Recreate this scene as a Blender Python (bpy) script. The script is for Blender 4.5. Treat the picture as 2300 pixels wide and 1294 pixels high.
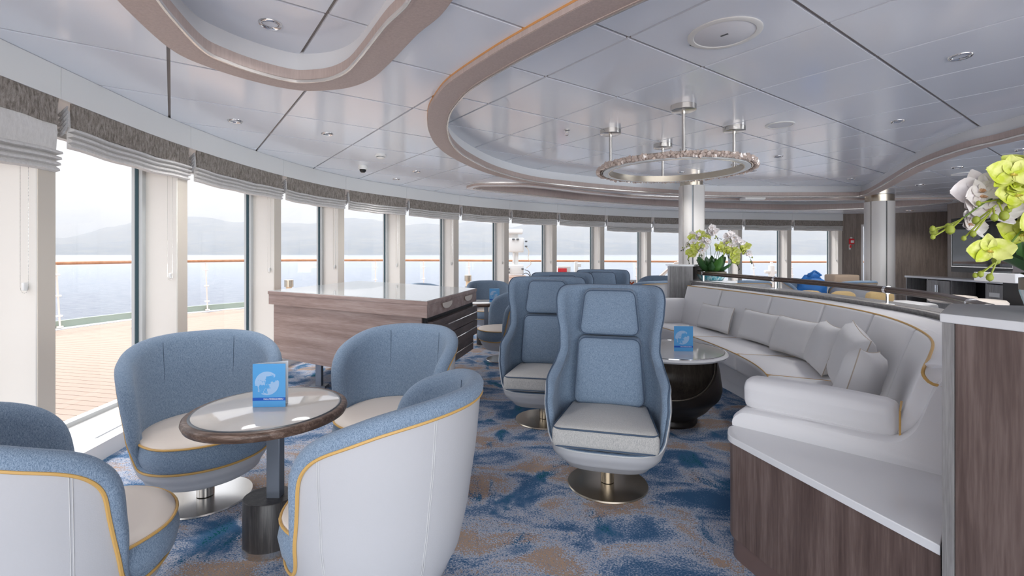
import bpy, bmesh, math, random
from mathutils import Vector, Matrix, noise
from mathutils.geometry import delaunay_2d_cdt
for o in list(bpy.data.objects): bpy.data.objects.remove(o)
SC = bpy.context.scene
COL = SC.collection
R = math.radians
PI = math.pi
random.seed(7)

# ------------------------------------------------------------------ camera, world, lights
EYE = 1.40
FPX = 1060.0
cam_d = bpy.data.cameras.new('camera'); cam = bpy.data.objects.new('camera', cam_d); COL.objects.link(cam)
cam.location = (0, 0, EYE); cam.rotation_euler = (R(90), 0, 0)
cam_d.sensor_width = 36; cam_d.lens = FPX / 2300 * 36
cam_d.shift_y = -(647 - 570) / 2300
cam_d.clip_start = 0.05; cam_d.clip_end = 30000
SC.camera = cam
SC.view_settings.view_transform = 'Standard'; SC.view_settings.look = 'None'
SC.view_settings.gamma = 1; SC.view_settings.use_curve_mapping = False
SC.view_settings.exposure = 0.54
SKY_STRENGTH = 1.0
SUN_STRENGTH = 2.0

w = bpy.data.worlds.new('sky'); SC.world = w; w.use_nodes = True
nt = w.node_tree; nt.nodes.clear()
def N(nt, t, **k):
    n = nt.nodes.new(t)
    for a, b in k.items():
        if a == 'inp':
            for i, v in b.items(): n.inputs[i].default_value = v
        else: setattr(n, a, b)
    return n
def L(nt, a, b): nt.links.new(a, b)
def ramp(nt, fac, stops, interp='LINEAR'):
    r = N(nt, 'ShaderNodeValToRGB'); r.color_ramp.interpolation = interp
    e = r.color_ramp.elements
    while len(e) < len(stops): e.new(0.5)
    for i, (p, c) in enumerate(stops):
        e[i].position = p; e[i].color = (*c, 1) if len(c) == 3 else c
    L(nt, fac, r.inputs[0]); return r
def math_(nt, op, a, b=0.5, clamp=False):
    m = N(nt, 'ShaderNodeMath', operation=op, use_clamp=clamp)
    for i, v in enumerate((a, b)):
        if isinstance(v, (int, float)): m.inputs[i].default_value = v
        else: L(nt, v, m.inputs[i])
    return m.outputs[0]
tc = N(nt, 'ShaderNodeTexCoord'); sep = N(nt, 'ShaderNodeSeparateXYZ'); L(nt, tc.outputs['Generated'], sep.inputs[0])
mp = N(nt, 'ShaderNodeMapping', inp={3: (1.5, 1.5, 4.0)}); L(nt, tc.outputs['Generated'], mp.inputs[0])
nz = N(nt, 'ShaderNodeTexNoise', inp={'Scale': 2.2, 'Detail': 7, 'Roughness': 0.62, 'Distortion': 0.5}); L(nt, mp.outputs[0], nz.inputs['Vector'])
cl = ramp(nt, nz.outputs[0], [(0.38, (0.66, 0.71, 0.81)), (0.5, (0.74, 0.765, 0.81)), (0.6, (0.80, 0.81, 0.83))])
zc = math_(nt, 'MAXIMUM', sep.outputs[2], 0.0)
st = math_(nt, 'MULTIPLY', math_(nt, 'ADD', math_(nt, 'MULTIPLY', zc, 2.2), 0.90), SKY_STRENGTH)
bg = N(nt, 'ShaderNodeBackground'); L(nt, cl.outputs[0], bg.inputs[0]); L(nt, st, bg.inputs[1])
wo = N(nt, 'ShaderNodeOutputWorld'); L(nt, bg.outputs[0], wo.inputs[0])

sd = bpy.data.lights.new('sun', 'SUN'); sd.energy = SUN_STRENGTH; sd.angle = R(9); sd.color = (1, .98, .95)
sun = bpy.data.objects.new('sun', sd); COL.objects.link(sun)
sun.rotation_euler = (R(35), 0, R(42 + 180 - 180))
sun.rotation_euler = Vector((-.46, .50, .78)).to_track_quat('Z', 'Y').to_euler()
# added fill area lights standing in for daylight behind and beside the viewpoint
def area(name, loc, target, sx, sy, e, col=(1, 1, 1)):
    d = bpy.data.lights.new(name, 'AREA'); d.shape = 'RECTANGLE'; d.size = sx; d.size_y = sy; d.energy = e; d.color = col
    o = bpy.data.objects.new(name, d); COL.objects.link(o); o.location = loc
    o.rotation_euler = (Vector(loc) - Vector(target)).to_track_quat('Z', 'Y').to_euler()
    return o
area('fill_starboard', (15.0, 1.5, .9), (4.0, 5, 2.4), 5, 2.4, 320, (.90, .95, 1))
area('fill_behind', (3.0, -7.5, .6), (3.0, 6, 2.6), 17, 3.4, 800, (.90, .95, 1))

# ------------------------------------------------------------------ helpers
def link(o, parent=None, label=None, cat=None, group=None, kind=None):
    COL.objects.link(o)
    if parent is not None: o.parent = parent
    if label: o['label'] = label
    if cat: o['category'] = cat
    if group: o['group'] = group
    if kind: o['kind'] = kind
    return o
def thing(name, label, cat, loc=(0, 0, 0), rz=0, group=None):
    o = bpy.data.objects.new(name, None); o.empty_display_size = .1
    o.location = loc; o.rotation_euler = (0, 0, rz)
    return link(o, None, label, cat, group)
def dup(root, loc, rz, label=None, group=None):
    def cp(o, par):
        c = o.copy(); COL.objects.link(c); c.parent = par
        for ch in [x for x in KIDS.get(o.name, [])]: KIDS.setdefault(c.name, []).append(cp(ch, c))
        return c
    r = cp(root, None); r.location = loc; r.rotation_euler = (0, 0, rz)
    if label: r['label'] = label
    if group: r['group'] = group
    return r
KIDS = {}
class MB:
    def __init__(s): s.v = []; s.f = []; s.m = []; s.mi = 0
    def add(s, vs, fs):
        b = len(s.v); s.v += [tuple(p) for p in vs]
        for f in fs: s.f.append([i + b for i in f]); s.m.append(s.mi)
        return s
    def box(s, c, d, rz=0, M=None):
        x, y, z = d[0] / 2, d[1] / 2, d[2] / 2
        vs = [Vector((a * x, b * y, e * z)) for a in (-1, 1) for b in (-1, 1) for e in (-1, 1)]
        m = M if M is not None else Matrix.Rotation(rz, 3, 'Z')
        vs = [m @ p + Vector(c) for p in vs]
        return s.add(vs, [(0, 1, 3, 2), (4, 6, 7, 5), (0, 4, 5, 1), (2, 3, 7, 6), (0, 2, 6, 4), (1, 5, 7, 3)])
    def prism(s, poly, z0, z1):
        n = len(poly)
        vs = [(p[0], p[1], z0) for p in poly] + [(p[0], p[1], z1) for p in poly]
        fs = [tuple(range(n))[::-1], tuple(range(n, 2 * n))] + [(i, (i + 1) % n, n + (i + 1) % n, n + i) for i in range(n)]
        return s.add(vs, fs)
    def grid(s, rows, cu=False, cv=False):
        nr, nc = len(rows), len(rows[0]); vs = [p for r in rows for p in r]; fs = []
        for i in range(nr if cv else nr - 1):
            for j in range(nc if cu else nc - 1):
                a, b = i * nc + j, i * nc + (j + 1) % nc
                k = ((i + 1) % nr) * nc
                fs.append((a, b, k + (j + 1) % nc, k + j))
        return s.add(vs, fs)
    def lathe(s, prof, n=32, c=(0, 0, 0), sx=1, sy=1):
        rows = [[(c[0] + r * sx * math.cos(2 * PI * j / n), c[1] + r * sy * math.sin(2 * PI * j / n), c[2] + z) for j in range(n)] for r, z in prof]
        return s.grid(rows, cu=True)
    def tube(s, pts, r, n=8, closed=False, cap=True):
        pts = [Vector(p) for p in pts]; rows = []; m = len(pts)
        up = Vector((0, 0, 1)); prev = None
        for i, p in enumerate(pts):
            a = pts[(i - 1) % m] if (closed or i > 0) else p
            b = pts[(i + 1) % m] if (closed or i < m - 1) else p
            t = (b - a).normalized() if (b - a).length > 1e-9 else Vector((0, 0, 1))
            if prev is None:
                u = t.cross(up)
                if u.length < 1e-3: u = t.cross(Vector((1, 0, 0)))
            else: u = prev - t * prev.dot(t)
            u.normalize(); prev = u; v = t.cross(u)
            rr = r[i] if isinstance(r, (list, tuple)) else r
            rows.append([p + u * rr * math.cos(2 * PI * k / n) + v * rr * math.sin(2 * PI * k / n) for k in range(n)])
        s.grid(rows, cu=True, cv=closed)
        if cap and not closed:
            b = len(s.v) - m * n
            s.f.append([b + k for k in range(n)][::-1]); s.m.append(s.mi)
            s.f.append([b + (m - 1) * n + k for k in range(n)]); s.m.append(s.mi)
        return s
    def strip(s, pts, offs, z0, z1):
        """closed bar following plan curve pts between normal offsets offs=(a,b)"""
        ns = normals2(pts); rows = []
        for p, q in zip(pts, ns):
            a = (p[0] + q[0] * offs[0], p[1] + q[1] * offs[0]); b = (p[0] + q[0] * offs[1], p[1] + q[1] * offs[1])
            rows.append([(*a, z0), (*b, z0), (*b, z1), (*a, z1)])
        s.grid(rows, cu=True)
        b = len(s.v) - 4 * len(pts)
        s.f += [[b, b + 1, b + 2, b + 3], [b + 4 * (len(pts) - 1) + k for k in (3, 2, 1, 0)]]; s.m += [s.mi, s.mi]
        return s
    def rbox(s, size, r, n=4, fn=None, puff=0.0):
        """rounded box centred at origin, vertices passed through fn"""
        h = [d / 2 for d in size]
        def axis(k):
            a = h[k]; rr = min(r, a * .98)
            e = [-a, -a + rr * .3, -a + rr]
            inn = [(-a + rr) + (2 * a - 2 * rr) * i / n for i in range(1, n)]
            return e + inn + [a - rr, a - rr * .3, a]
        ax = [axis(k) for k in range(3)]
        idx = {}; vs = []; fs = []
        def vid(p):
            k = tuple(round(c, 6) for c in p)
            if k not in idx:
                idx[k] = len(vs); rr = [min(r, a * .98) for a in h]
                inn = Vector([max(-(h[i] - rr[i]), min(h[i] - rr[i], p[i])) for i in range(3)])
                d = Vector(p) - inn; q = Vector([d[i] / rr[i] for i in range(3)])
                if q.length > 1e-6:
                    q.normalize(); q = Vector([q[i] * rr[i] for i in range(3)])
                o = inn + q
                if puff:
                    o.z += puff * (1 - (o.x / h[0]) ** 2) * (1 - (o.y / h[1]) ** 2) * (1 if p[2] > 0 else -.3 if p[2] < 0 else 0)
                vs.append(fn(o) if fn else o)
            return idx[k]
        for k in range(3):
            i, j = (k + 1) % 3, (k + 2) % 3
            for sg in (-1, 1):
                for a in range(len(ax[i]) - 1):
                    for b in range(len(ax[j]) - 1):
                        q = []
                        for (da, db) in ((0, 0), (1, 0), (1, 1), (0, 1)):
                            p = [0, 0, 0]; p[k] = sg * h[k]; p[i] = ax[i][a + da]; p[j] = ax[j][b + db]; q.append(vid(p))
                        fs.append(q if sg > 0 else q[::-1])
        return s.add(vs, fs)
    def mesh(s, name, mats, smooth=True, ang=38):
        me = bpy.data.meshes.new(name); me.from_pydata([tuple(p) for p in s.v], [], s.f)
        for m in (mats if isinstance(mats, (list, tuple)) else [mats]): me.materials.append(m)
        me.polygons.foreach_set('material_index', s.m)
        bm = bmesh.new(); bm.from_mesh(me); bmesh.ops.recalc_face_normals(bm, faces=bm.faces); bm.to_mesh(me); bm.free()
        if smooth:
            me.polygons.foreach_set('use_smooth', [True] * len(me.polygons)); me.set_sharp_from_angle(angle=R(ang))
        me.update(); return me
    def build(s, name, mats, parent=None, smooth=True, ang=38, bevel=0, sub=0, label=None, cat=None, group=None, kind=None, loc=None, rot=None):
        o = bpy.data.objects.new(name, s.mesh(name, mats, smooth, ang))
        if loc: o.location = loc
        if rot: o.rotation_euler = rot
        link(o, parent, label, cat, group, kind)
        if parent is not None: KIDS.setdefault(parent.name, []).append(o)
        if bevel:
            b = o.modifiers.new('bevel', 'BEVEL'); b.width = bevel; b.segments = 2; b.limit_method = 'ANGLE'; b.angle_limit = R(40)
        if sub:
            b = o.modifiers.new('sub', 'SUBSURF'); b.levels = sub; b.render_levels = sub
        return o
def normals2(pts, side=1):
    out = []
    for i in range(len(pts)):
        a = pts[max(i - 1, 0)]; b = pts[min(i + 1, len(pts) - 1)]
        dx, dy = b[0] - a[0], b[1] - a[1]; l = math.hypot(dx, dy) or 1
        out.append((-dy / l, dx / l))
    return out
def catmull(P, n=8, closed=False):
    P = [Vector(p) for p in P]; out = []; m = len(P)
    for i in range(m if closed else m - 1):
        if closed: p0, p1, p2, p3 = P[(i - 1) % m], P[i], P[(i + 1) % m], P[(i + 2) % m]
        else:
            p1, p2 = P[i], P[i + 1]; p0 = P[i - 1] if i else p1 * 2 - p2; p3 = P[i + 2] if i + 2 < m else p2 * 2 - p1
        for k in range(n):
            t = k / n
            out.append(.5 * ((2 * p1) + (p2 - p0) * t + (2 * p0 - 5 * p1 + 4 * p2 - p3) * t * t + (3 * p1 - p0 - 3 * p2 + p3) * t ** 3))
    if not closed: out.append(P[-1])
    return out
def at(px, py, z):
    """plan point where a photograph pixel meets the horizontal plane z"""
    d = (EYE - z) * FPX / (py - 570); return ((px - 1150) / FPX * d, d)
def interp(tab, x):
    if x <= tab[0][0]: return tab[0][1]
    for (a, b), (c, d) in zip(tab, tab[1:]):
        if x <= c: t = (x - a) / (c - a); t = t * t * (3 - 2 * t) * .5 + t * .5; return b + (d - b) * t
    return tab[-1][1]
def inpoly(x, y, P):
    c = False; n = len(P); j = n - 1
    for i in range(n):
        xi, yi = P[i][0], P[i][1]; xj, yj = P[j][0], P[j][1]
        if (yi > y) != (yj > y) and x < (xj - xi) * (y - yi) / (yj - yi) + xi: c = not c
        j = i
    return c

# ------------------------------------------------------------------ materials
def mat(name, col, rough=.5, metal=0, spec=.5, **k):
    m = bpy.data.materials.new(name); m.use_nodes = True; b = m.node_tree.nodes['Principled BSDF']
    b.inputs['Base Color'].default_value = (*col, 1); b.inputs['Roughness'].default_value = rough
    b.inputs['Metallic'].default_value = metal; b.inputs['Specular IOR Level'].default_value = spec
    for a, v in k.items(): b.inputs[a.replace('_', ' ')].default_value = v
    m.diffuse_color = (*col, 1); return m
def P(m): return m.node_tree.nodes['Principled BSDF']
def coords(nt, scale=(1, 1, 1), rot=(0, 0, 0), kind='Object'):
    t = N(nt, 'ShaderNodeTexCoord'); g = N(nt, 'ShaderNodeMapping', inp={3: scale, 2: rot}); L(nt, t.outputs[kind], g.inputs[0]); return g.outputs[0]
def bump(nt, h, s, d, b):
    n = N(nt, 'ShaderNodeBump', inp={'Strength': s, 'Distance': d}); L(nt, h, n.inputs['Height']); L(nt, n.outputs[0], b.inputs['Normal'])
def fabric(name, c1, c2, scale=420, rough=.9, st=.25):
    m = mat(name, c1, rough, spec=.2); nt = m.node_tree
    v = coords(nt); a = N(nt, 'ShaderNodeTexNoise', inp={'Scale': scale, 'Detail': 2, 'Roughness': .7}); L(nt, v, a.inputs['Vector'])
    v2 = coords(nt, (1, 1, .16)); a2 = N(nt, 'ShaderNodeTexNoise', inp={'Scale': scale * 1.3, 'Detail': 1}); L(nt, v2, a2.inputs['Vector'])
    s = math_(nt, 'ADD', math_(nt, 'MULTIPLY', a.outputs[0], .6), math_(nt, 'MULTIPLY', a2.outputs[0], .4))
    r = ramp(nt, s, [(.38, c1), (.62, c2)]); L(nt, r.outputs[0], P(m).inputs['Base Color'])
    bump(nt, s, st, .002, P(m)); P(m).inputs['Sheen Weight'].default_value = .15
    return m
def leather(name, col, rough=.42, st=.12):
    m = mat(name, col, rough, spec=.4); nt = m.node_tree; v = coords(nt)
    a = N(nt, 'ShaderNodeTexVoronoi', inp={'Scale': 260}); L(nt, v, a.inputs['Vector']); 
    b = N(nt, 'ShaderNodeTexNoise', inp={'Scale': 9, 'Detail': 3}); L(nt, v, b.inputs['Vector'])
    s = math_(nt, 'ADD', math_(nt, 'MULTIPLY', a.outputs[0], .3), math_(nt, 'MULTIPLY', b.outputs[0], .9)); bump(nt, s, st, .004, P(m)); return m
def wood(name, c1, c2, c3, axis='Z', scale=1.0, rough=.38, turn=0.0):
    m = mat(name, c1, rough, spec=.4); nt = m.node_tree
    sc = {'Z': (9, 9, .55), 'X': (.55, 9, 9), 'Y': (9, .55, 9)}[axis]; sc = tuple(q * scale for q in sc)
    v0 = coords(nt, (1, 1, 1), (0, 0, turn))
    def sc_(s): g = N(nt, 'ShaderNodeMapping', inp={3: s}); L(nt, v0, g.inputs[0]); return g.outputs[0]
    v = sc_(sc)
    a = N(nt, 'ShaderNodeTexNoise', inp={'Scale': 1.6, 'Detail': 8, 'Roughness': .65, 'Distortion': .35}); L(nt, v, a.inputs['Vector'])
    v2 = sc_(tuple(q * 7 for q in sc)); b = N(nt, 'ShaderNodeTexNoise', inp={'Scale': 2, 'Detail': 4}); L(nt, v2, b.inputs['Vector'])
    s = math_(nt, 'ADD', math_(nt, 'MULTIPLY', a.outputs[0], .72), math_(nt, 'MULTIPLY', b.outputs[0], .28))
    r = ramp(nt, s, [(.36, c1), (.5, c2), (.64, c3)]); L(nt, r.outputs[0], P(m).inputs['Base Color']); bump(nt, s, .08, .002, P(m)); return m
def glass(name, tint=(.96, .98, .98), ior=1.45, refl=1.0):
    m = bpy.data.materials.new(name); m.use_nodes = True; nt = m.node_tree; nt.nodes.clear()
    t = N(nt, 'ShaderNodeBsdfTransparent', inp={0: (*tint, 1)}); g = N(nt, 'ShaderNodeBsdfGlossy', inp={'Roughness': .01})
    f = N(nt, 'ShaderNodeFresnel', inp={0: ior}); mx = N(nt, 'ShaderNodeMixShader'); o = N(nt, 'ShaderNodeOutputMaterial')
    ge = N(nt, 'ShaderNodeNewGeometry'); L(nt, math_(nt, 'MULTIPLY', math_(nt, 'MULTIPLY', f.outputs[0], refl), math_(nt, 'SUBTRACT', 1.0, ge.outputs['Backfacing'])), mx.inputs[0]); L(nt, t.outputs[0], mx.inputs[1]); L(nt, g.outputs[0], mx.inputs[2]); L(nt, mx.outputs[0], o.inputs[0]); return m
M_ = {}
M_['ceil'] = mat('ceiling_enamel', (.84, .885, .97), .14, spec=.55)
M_['ceil_back'] = mat('ceiling_void', (.30, .27, .25), .8)
M_['white'] = mat('white_lacquer', (.80, .79, .78), .35)
M_['coffer_white'] = mat('coffer_white', (.80, .81, .83), .4)
M_['fascia'] = mat('fascia_paint', (.74, .74, .73), .5)
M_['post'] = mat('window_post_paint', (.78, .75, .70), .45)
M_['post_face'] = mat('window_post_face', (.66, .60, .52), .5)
M_['frame'] = mat('window_frame_grey', (.52, .54, .54), .35)
M_['gasket'] = mat('dark_gasket', (.01, .045, .06), .6)
M_['taupe'] = wood('taupe_laminate', (.45, .36, .33), (.50, .405, .37), (.55, .45, .415), 'Z', 5, .5)
M_['orange'] = mat('warm_edge', (.62, .30, .10), .4)
M_['lip'] = mat('silver_lip', (.74, .70, .66), .25, .6)
M_['fabric_blue'] = fabric('blue_wool', (.115, .175, .255), (.31, .395, .505))
M_['fabric_seat'] = fabric('grey_linen', (.36, .36, .355), (.64, .62, .59))
M_['leather'] = leather('white_leather', (.50, .50, .52))
M_['leather_sofa'] = leather('pale_sofa_leather', (.80, .79, .80), .45)
M_['cream'] = leather('cream_leather', (.72, .64, .57))
M_['gold'] = mat('gold_piping', (.60, .36, .11), .5)
M_['bluepipe'] = mat('slate_piping', (.06, .095, .15), .6)
M_['greypipe'] = mat('pale_piping', (.62, .62, .62), .5)
M_['steel'] = mat('brushed_steel', (.62, .60, .57), .22, 1.0)
M_['steel_warm'] = mat('brushed_warm_steel', (.60, .53, .43), .24, 1.0, Anisotropic=.6)
M_['chrome'] = mat('chrome', (.75, .75, .76), .08, 1.0)
M_['darkmetal'] = mat('gunmetal', (.16, .17, .18), .32, .9)
M_['wood_panel'] = wood('brown_laminate', (.085, .055, .048), (.135, .092, .080), (.215, .158, .14))
M_['wood_slate'] = wood('grey_laminate', (.20, .19, .19), (.28, .27, .265), (.37, .355, .35), 'Z', 2.2)
M_['wood_wall'] = wood('wall_laminate', (.17, .135, .115), (.24, .195, .165), (.31, .255, .22), 'Z', 1.6)
M_['wood_case'] = wood('case_laminate', (.22, .155, .14), (.30, .22, .20), (.40, .31, .285), 'X')
M_['wood_drawer'] = wood('drawer_laminate', (.085, .062, .058), (.12, .09, .083), (.17, .13, .12), 'Y')
M_['wood_dark'] = wood('dark_oak', (.018, .017, .018), (.035, .032, .032), (.075, .068, .065), 'Z', 2)
M_['wood_edge'] = wood('oak_edge', (.06, .035, .025), (.12, .075, .055), (.28, .20, .16), 'X', 3)
M_['table_glass'] = mat('pale_table_top', (.58, .545, .51), .06, spec=.7)
M_['stone'] = mat('white_stone', (.80, .80, .81), .12, spec=.55)
M_['bronze'] = mat('dark_bronze', (.022, .016, .013), .42, .3)
M_['bronze_in'] = wood('worn_bronze', (.10, .08, .065), (.16, .13, .11), (.24, .20, .17), 'Z', 1, .35)
M_['black'] = mat('black', (.012, .012, .013), .4)
M_['screen'] = mat('screen_glass', (.015, .018, .022), .06, spec=.7)
M_['red'] = mat('red_paint', (.75, .03, .04), .4)
M_['pinkwhite'] = mat('pale_pink_paint', (.84, .70, .62), .4)  # one even pale pink for outdoor posts and rails
M_['whiteplastic'] = mat('white_plastic', (.82, .82, .80), .35)
M_['bag'] = mat('blue_bag_cloth', (.015, .16, .50), .5)
M_['tan'] = fabric('ochre_cushion', (.42, .29, .12), (.58, .42, .22))
M_['card_blue'] = mat('menu_blue', (.10, .36, .70), .35)
M_['card_band'] = mat('menu_band', (.01, .10, .50), .35)
M_['card_white'] = mat('menu_white', (.80, .80, .80), .4)
M_['leaf'] = mat('orchid_leaf', (.03, .10, .025), .35)
M_['leaf2'] = mat('orchid_leaf_light', (.07, .20, .035), .35)
M_['stem'] = mat('orchid_stem', (.13, .22, .04), .5)
M_['bud'] = mat('orchid_bud', (.28, .33, .03), .5)
M_['buddark'] = mat('dark_berry', (.05, .06, .02), .5)
M_['moss'] = mat('moss', (.07, .09, .03), .9)
m = bpy.data.materials.new('sea_haze'); m.use_nodes = True; nt = m.node_tree; nt.nodes.clear()
q = N(nt, 'ShaderNodeVolumeScatter', inp={0: (.97, .98, 1, 1), 1: .00016, 2: .0}); o = N(nt, 'ShaderNodeOutputMaterial'); L(nt, q.outputs[0], o.inputs['Volume']); M_['haze'] = m
M_['glass'] = glass('window_glass', (.975, .975, .98))
M_['railglass'] = glass('rail_glass', (.965, .975, .98), refl=.5)
M_['teak'] = mat('teak', (.36, .255, .19), .7)
M_['teakrail'] = wood('teak_rail', (.38, .17, .08), (.46, .22, .11), (.55, .28, .15), 'X', 1)
M_['kerb'] = mat('kerb_paint', (.28, .33, .27), .6)
M_['lamp'] = mat('lamp_glow', (.9, .85, .75), .4)
P(M_['lamp']).inputs['Emission Color'].default_value = (1, .88, .7, 1); P(M_['lamp']).inputs['Emission Strength'].default_value = 1.3
M_['crystal'] = mat('pink_crystal', (.80, .66, .58), .08, spec=1.0, Transmission_Weight=.3)
for k, a, b in (('petal_green', (.52, .60, .05), (.72, .74, .25)), ('petal_white', (.80, .74, .72), (.88, .84, .83))):
    m = mat(k, a, .5, spec=.25, Subsurface_Weight=.0); nt = m.node_tree; v = coords(nt)
    q = N(nt, 'ShaderNodeTexNoise', inp={'Scale': 30, 'Detail': 3}); L(nt, v, q.inputs['Vector']); r = ramp(nt, q.outputs[0], [(.4, a), (.6, b)])
    L(nt, r.outputs[0], P(m).inputs['Base Color']); M_[k] = m
m = M_['lamp']
# roman blinds
def blind_mat(name, c1, c2):
    m = mat(name, c1, .9, spec=.1); nt = m.node_tree; v = coords(nt, (7, 7, 2.2))
    q = N(nt, 'ShaderNodeTexNoise', inp={'Scale': 8, 'Detail': 8, 'Roughness': .78, 'Distortion': .4}); L(nt, v, q.inputs['Vector'])
    r = ramp(nt, q.outputs[0], [(.36, c1), (.64, c2)]); L(nt, r.outputs[0], P(m).inputs['Base Color']); bump(nt, q.outputs[0], .3, .004, P(m)); return m
M_['valance'] = blind_mat('valance_slub', (.13, .11, .092), (.40, .36, .325))
M_['blind'] = blind_mat('blind_linen', (.62, .60, .58), (.74, .72, .70)); P(M_['blind']).inputs['Specular IOR Level'].default_value = .1
# carpet
m = mat('patterned_carpet', (.3, .35, .45), .95, spec=.1); nt = m.node_tree
v = coords(nt, (1, 1, 1), (0, 0, R(25)))
big = N(nt, 'ShaderNodeTexNoise', inp={'Scale': 2.1, 'Detail': 4, 'Roughness': .6, 'Distortion': .6}); L(nt, coords(nt, (1, 1.7, 1), (0, 0, R(35))), big.inputs['Vector'])
big2 = N(nt, 'ShaderNodeTexNoise', inp={'Scale': 2.3, 'Detail': 3, 'Roughness': .5, 'Distortion': .6}); L(nt, coords(nt, (1.6, 1, 1), (0, 0, R(10))), big2.inputs['Vector'])
fine = N(nt, 'ShaderNodeTexNoise', inp={'Scale': 105, 'Detail': 2, 'Roughness': .7}); L(nt, v, fine.inputs['Vector'])
f0 = math_(nt, 'SUBTRACT', fine.outputs[0], .5)
f1 = math_(nt, 'ADD', big.outputs[0], math_(nt, 'MULTIPLY', f0, .55))
f2 = math_(nt, 'ADD', big2.outputs[0], math_(nt, 'MULTIPLY', f0, .40))
r1 = ramp(nt, f1, [(.0, (.05, .12, .23)), (.385, (.13, .20, .32)), (.45, (.30, .35, .45)), (.495, (.50, .51, .57)), (.54, (.17, .19, .23)), (.575, (.44, .30, .21)), (.65, (.30, .27, .265))], 'CONSTANT')
r2 = ramp(nt, f2, [(0, (0, 0, 0)), (.615, (1, 1, 1))], 'CONSTANT')
r3 = ramp(nt, f2, [(0, (.05, .135, .25)), (.69, (.008, .10, .12))], 'CONSTANT')
mx = N(nt, 'ShaderNodeMix', data_type='RGBA'); L(nt, r2.outputs[0], mx.inputs[0]); L(nt, r1.outputs[0], mx.inputs[6]); L(nt, r3.outputs[0], mx.inputs[7])
L(nt, mx.outputs[2], P(m).inputs['Base Color']); bump(nt, fine.outputs[0], .4, .006, P(m)); M_['carpet'] = m
# sea, hills
m = mat('sea_water', (.20, .32, .42), .28, spec=.6); nt = m.node_tree
q = N(nt, 'ShaderNodeTexNoise', inp={'Scale': .5, 'Detail': 9, 'Roughness': .72}); L(nt, coords(nt, (.5, 1.8, 1)), q.inputs['Vector'])
bump(nt, q.outputs[0], .9, 1.2, P(m)); r = ramp(nt, q.outputs[0], [(.38, (.17, .20, .26)), (.62, (.36, .37, .40))]); L(nt, r.outputs[0], P(m).inputs['Base Color']); M_['sea'] = m; P(m).inputs['Specular IOR Level'].default_value = .45  # paler streaks in the water colour stand in for sparkle lines
m = mat('far_hills', (.6, .65, .7), 1, spec=0); nt = m.node_tree
q = N(nt, 'ShaderNodeTexNoise', inp={'Scale': .0035, 'Detail': 8, 'Roughness': .7}); L(nt, coords(nt, (1, 1, 6)), q.inputs['Vector'])
r = ramp(nt, q.outputs[0], [(.35, (.19, .22, .26)), (.5, (.23, .25, .27)), (.68, (.31, .31, .30))]); L(nt, r.outputs[0], P(m).inputs['Base Color']); M_['hills'] = m
# ribbed bowl glaze
m = mat('teal_glaze', (.2, .5, .55), .15); nt = m.node_tree
q = N(nt, 'ShaderNodeTexNoise', inp={'Scale': 26, 'Detail': 3}); L(nt, coords(nt, (1, 1, .12)), q.inputs['Vector'])
r = ramp(nt, q.outputs[0], [(.38, (.05, .30, .38)), (.52, (.35, .62, .66)), (.65, (.75, .80, .80))]); L(nt, r.outputs[0], P(m).inputs['Base Color']); M_['glaze'] = m
# ------------------------------------------------------------------ plan of the room
ZC = 2.60      # soffit
ZR = 2.77      # raised ceiling in the coffers
ZB = 2.555     # underside of the coffer rings
POSTS = [(-2.10, -1.45), (-2.45, .05), (-2.73, 1.54), (-2.93, 3.03), (-3.06, 4.45), (-2.95, 6.03), (-2.60, 7.32), (-1.92, 8.50), (-1.09, 9.66), (-.07, 10.65),
         (1.09, 11.47), (2.40, 12.25), (3.81, 12.92), (5.23, 13.38), (6.68, 13.70), (8.28, 13.99), (9.97, 14.25)]
NP = len(POSTS)
ICURVE = [tuple(p) for p in catmull(POSTS, 8)]
def icut(i, a=0.0, b=0.0, n=8):
    """plan points of the curve in bay i, trimmed by a and b metres at its ends"""
    seg = ICURVE[i * n:(i + 1) * n + 1]
    ln = sum(math.dist(seg[k], seg[k + 1]) for k in range(n)); out = []
    for k in range(13):
        s = a + (ln - a - b) * k / 12; j = 0
        while j < n - 1 and s > math.dist(seg[j], seg[j + 1]): s -= math.dist(seg[j], seg[j + 1]); j += 1
        t = s / math.dist(seg[j], seg[j + 1]); out.append(tuple(seg[j][q] + (seg[j + 1][q] - seg[j][q]) * t for q in (0, 1)))
    return out
WALLR = [(9.97, 14.29), (11.25, 13.95), (12.4, 13.4), (10.52, 11.30), (10.06, 9.0), (9.7, 6.0), (9.7, -1.45)]
ROOM = [tuple(p) for p in ICURVE] + WALLR
COFA = [at(285, 0, ZC), at(390, 97, ZC), at(475, 137, ZC), at(560, 165, ZC), at(640, 184, ZC), at(700, 190, ZC), at(775, 184, ZC), at(830, 164, ZC), at(872, 128, ZC), at(935, 60, ZC), at(1000, 0, ZC), (-.10, 1.75), (.05, 1.3), (-.05, .8), (-.5, .45), (-1.0, .5), (-1.35, .9), (-1.55, 1.35), (-1.67, 1.8)]
COFB = [at(1291, 0, ZC), at(1166, 70, ZC), at(1092, 115, ZC), at(1010, 172, ZC), at(978, 210, ZC), at(962, 245, ZC), at(964, 285, ZC), at(985, 322, ZC), at(1030, 354, ZC), at(1100, 384, ZC), at(1187, 405, ZC), at(1291, 417, ZC), at(1370, 424, ZC), at(1470, 431, ZC), at(1575, 437, ZC), at(1700, 438.5, ZC), at(1830, 438.5, ZC), at(1925, 438, ZC), at(1960, 433, ZC),
        at(1990, 420, ZC), at(2030, 398, ZC), at(2100, 362, ZC), at(2200, 327, ZC), at(2300, 303, ZC), (4.95, 3.4), (4.6, 2.2), (3.9, 1.3), (2.9, .8), (1.9, .85), (1.3, 1.25), (.80, 1.70), (.54, 1.96)]
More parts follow.
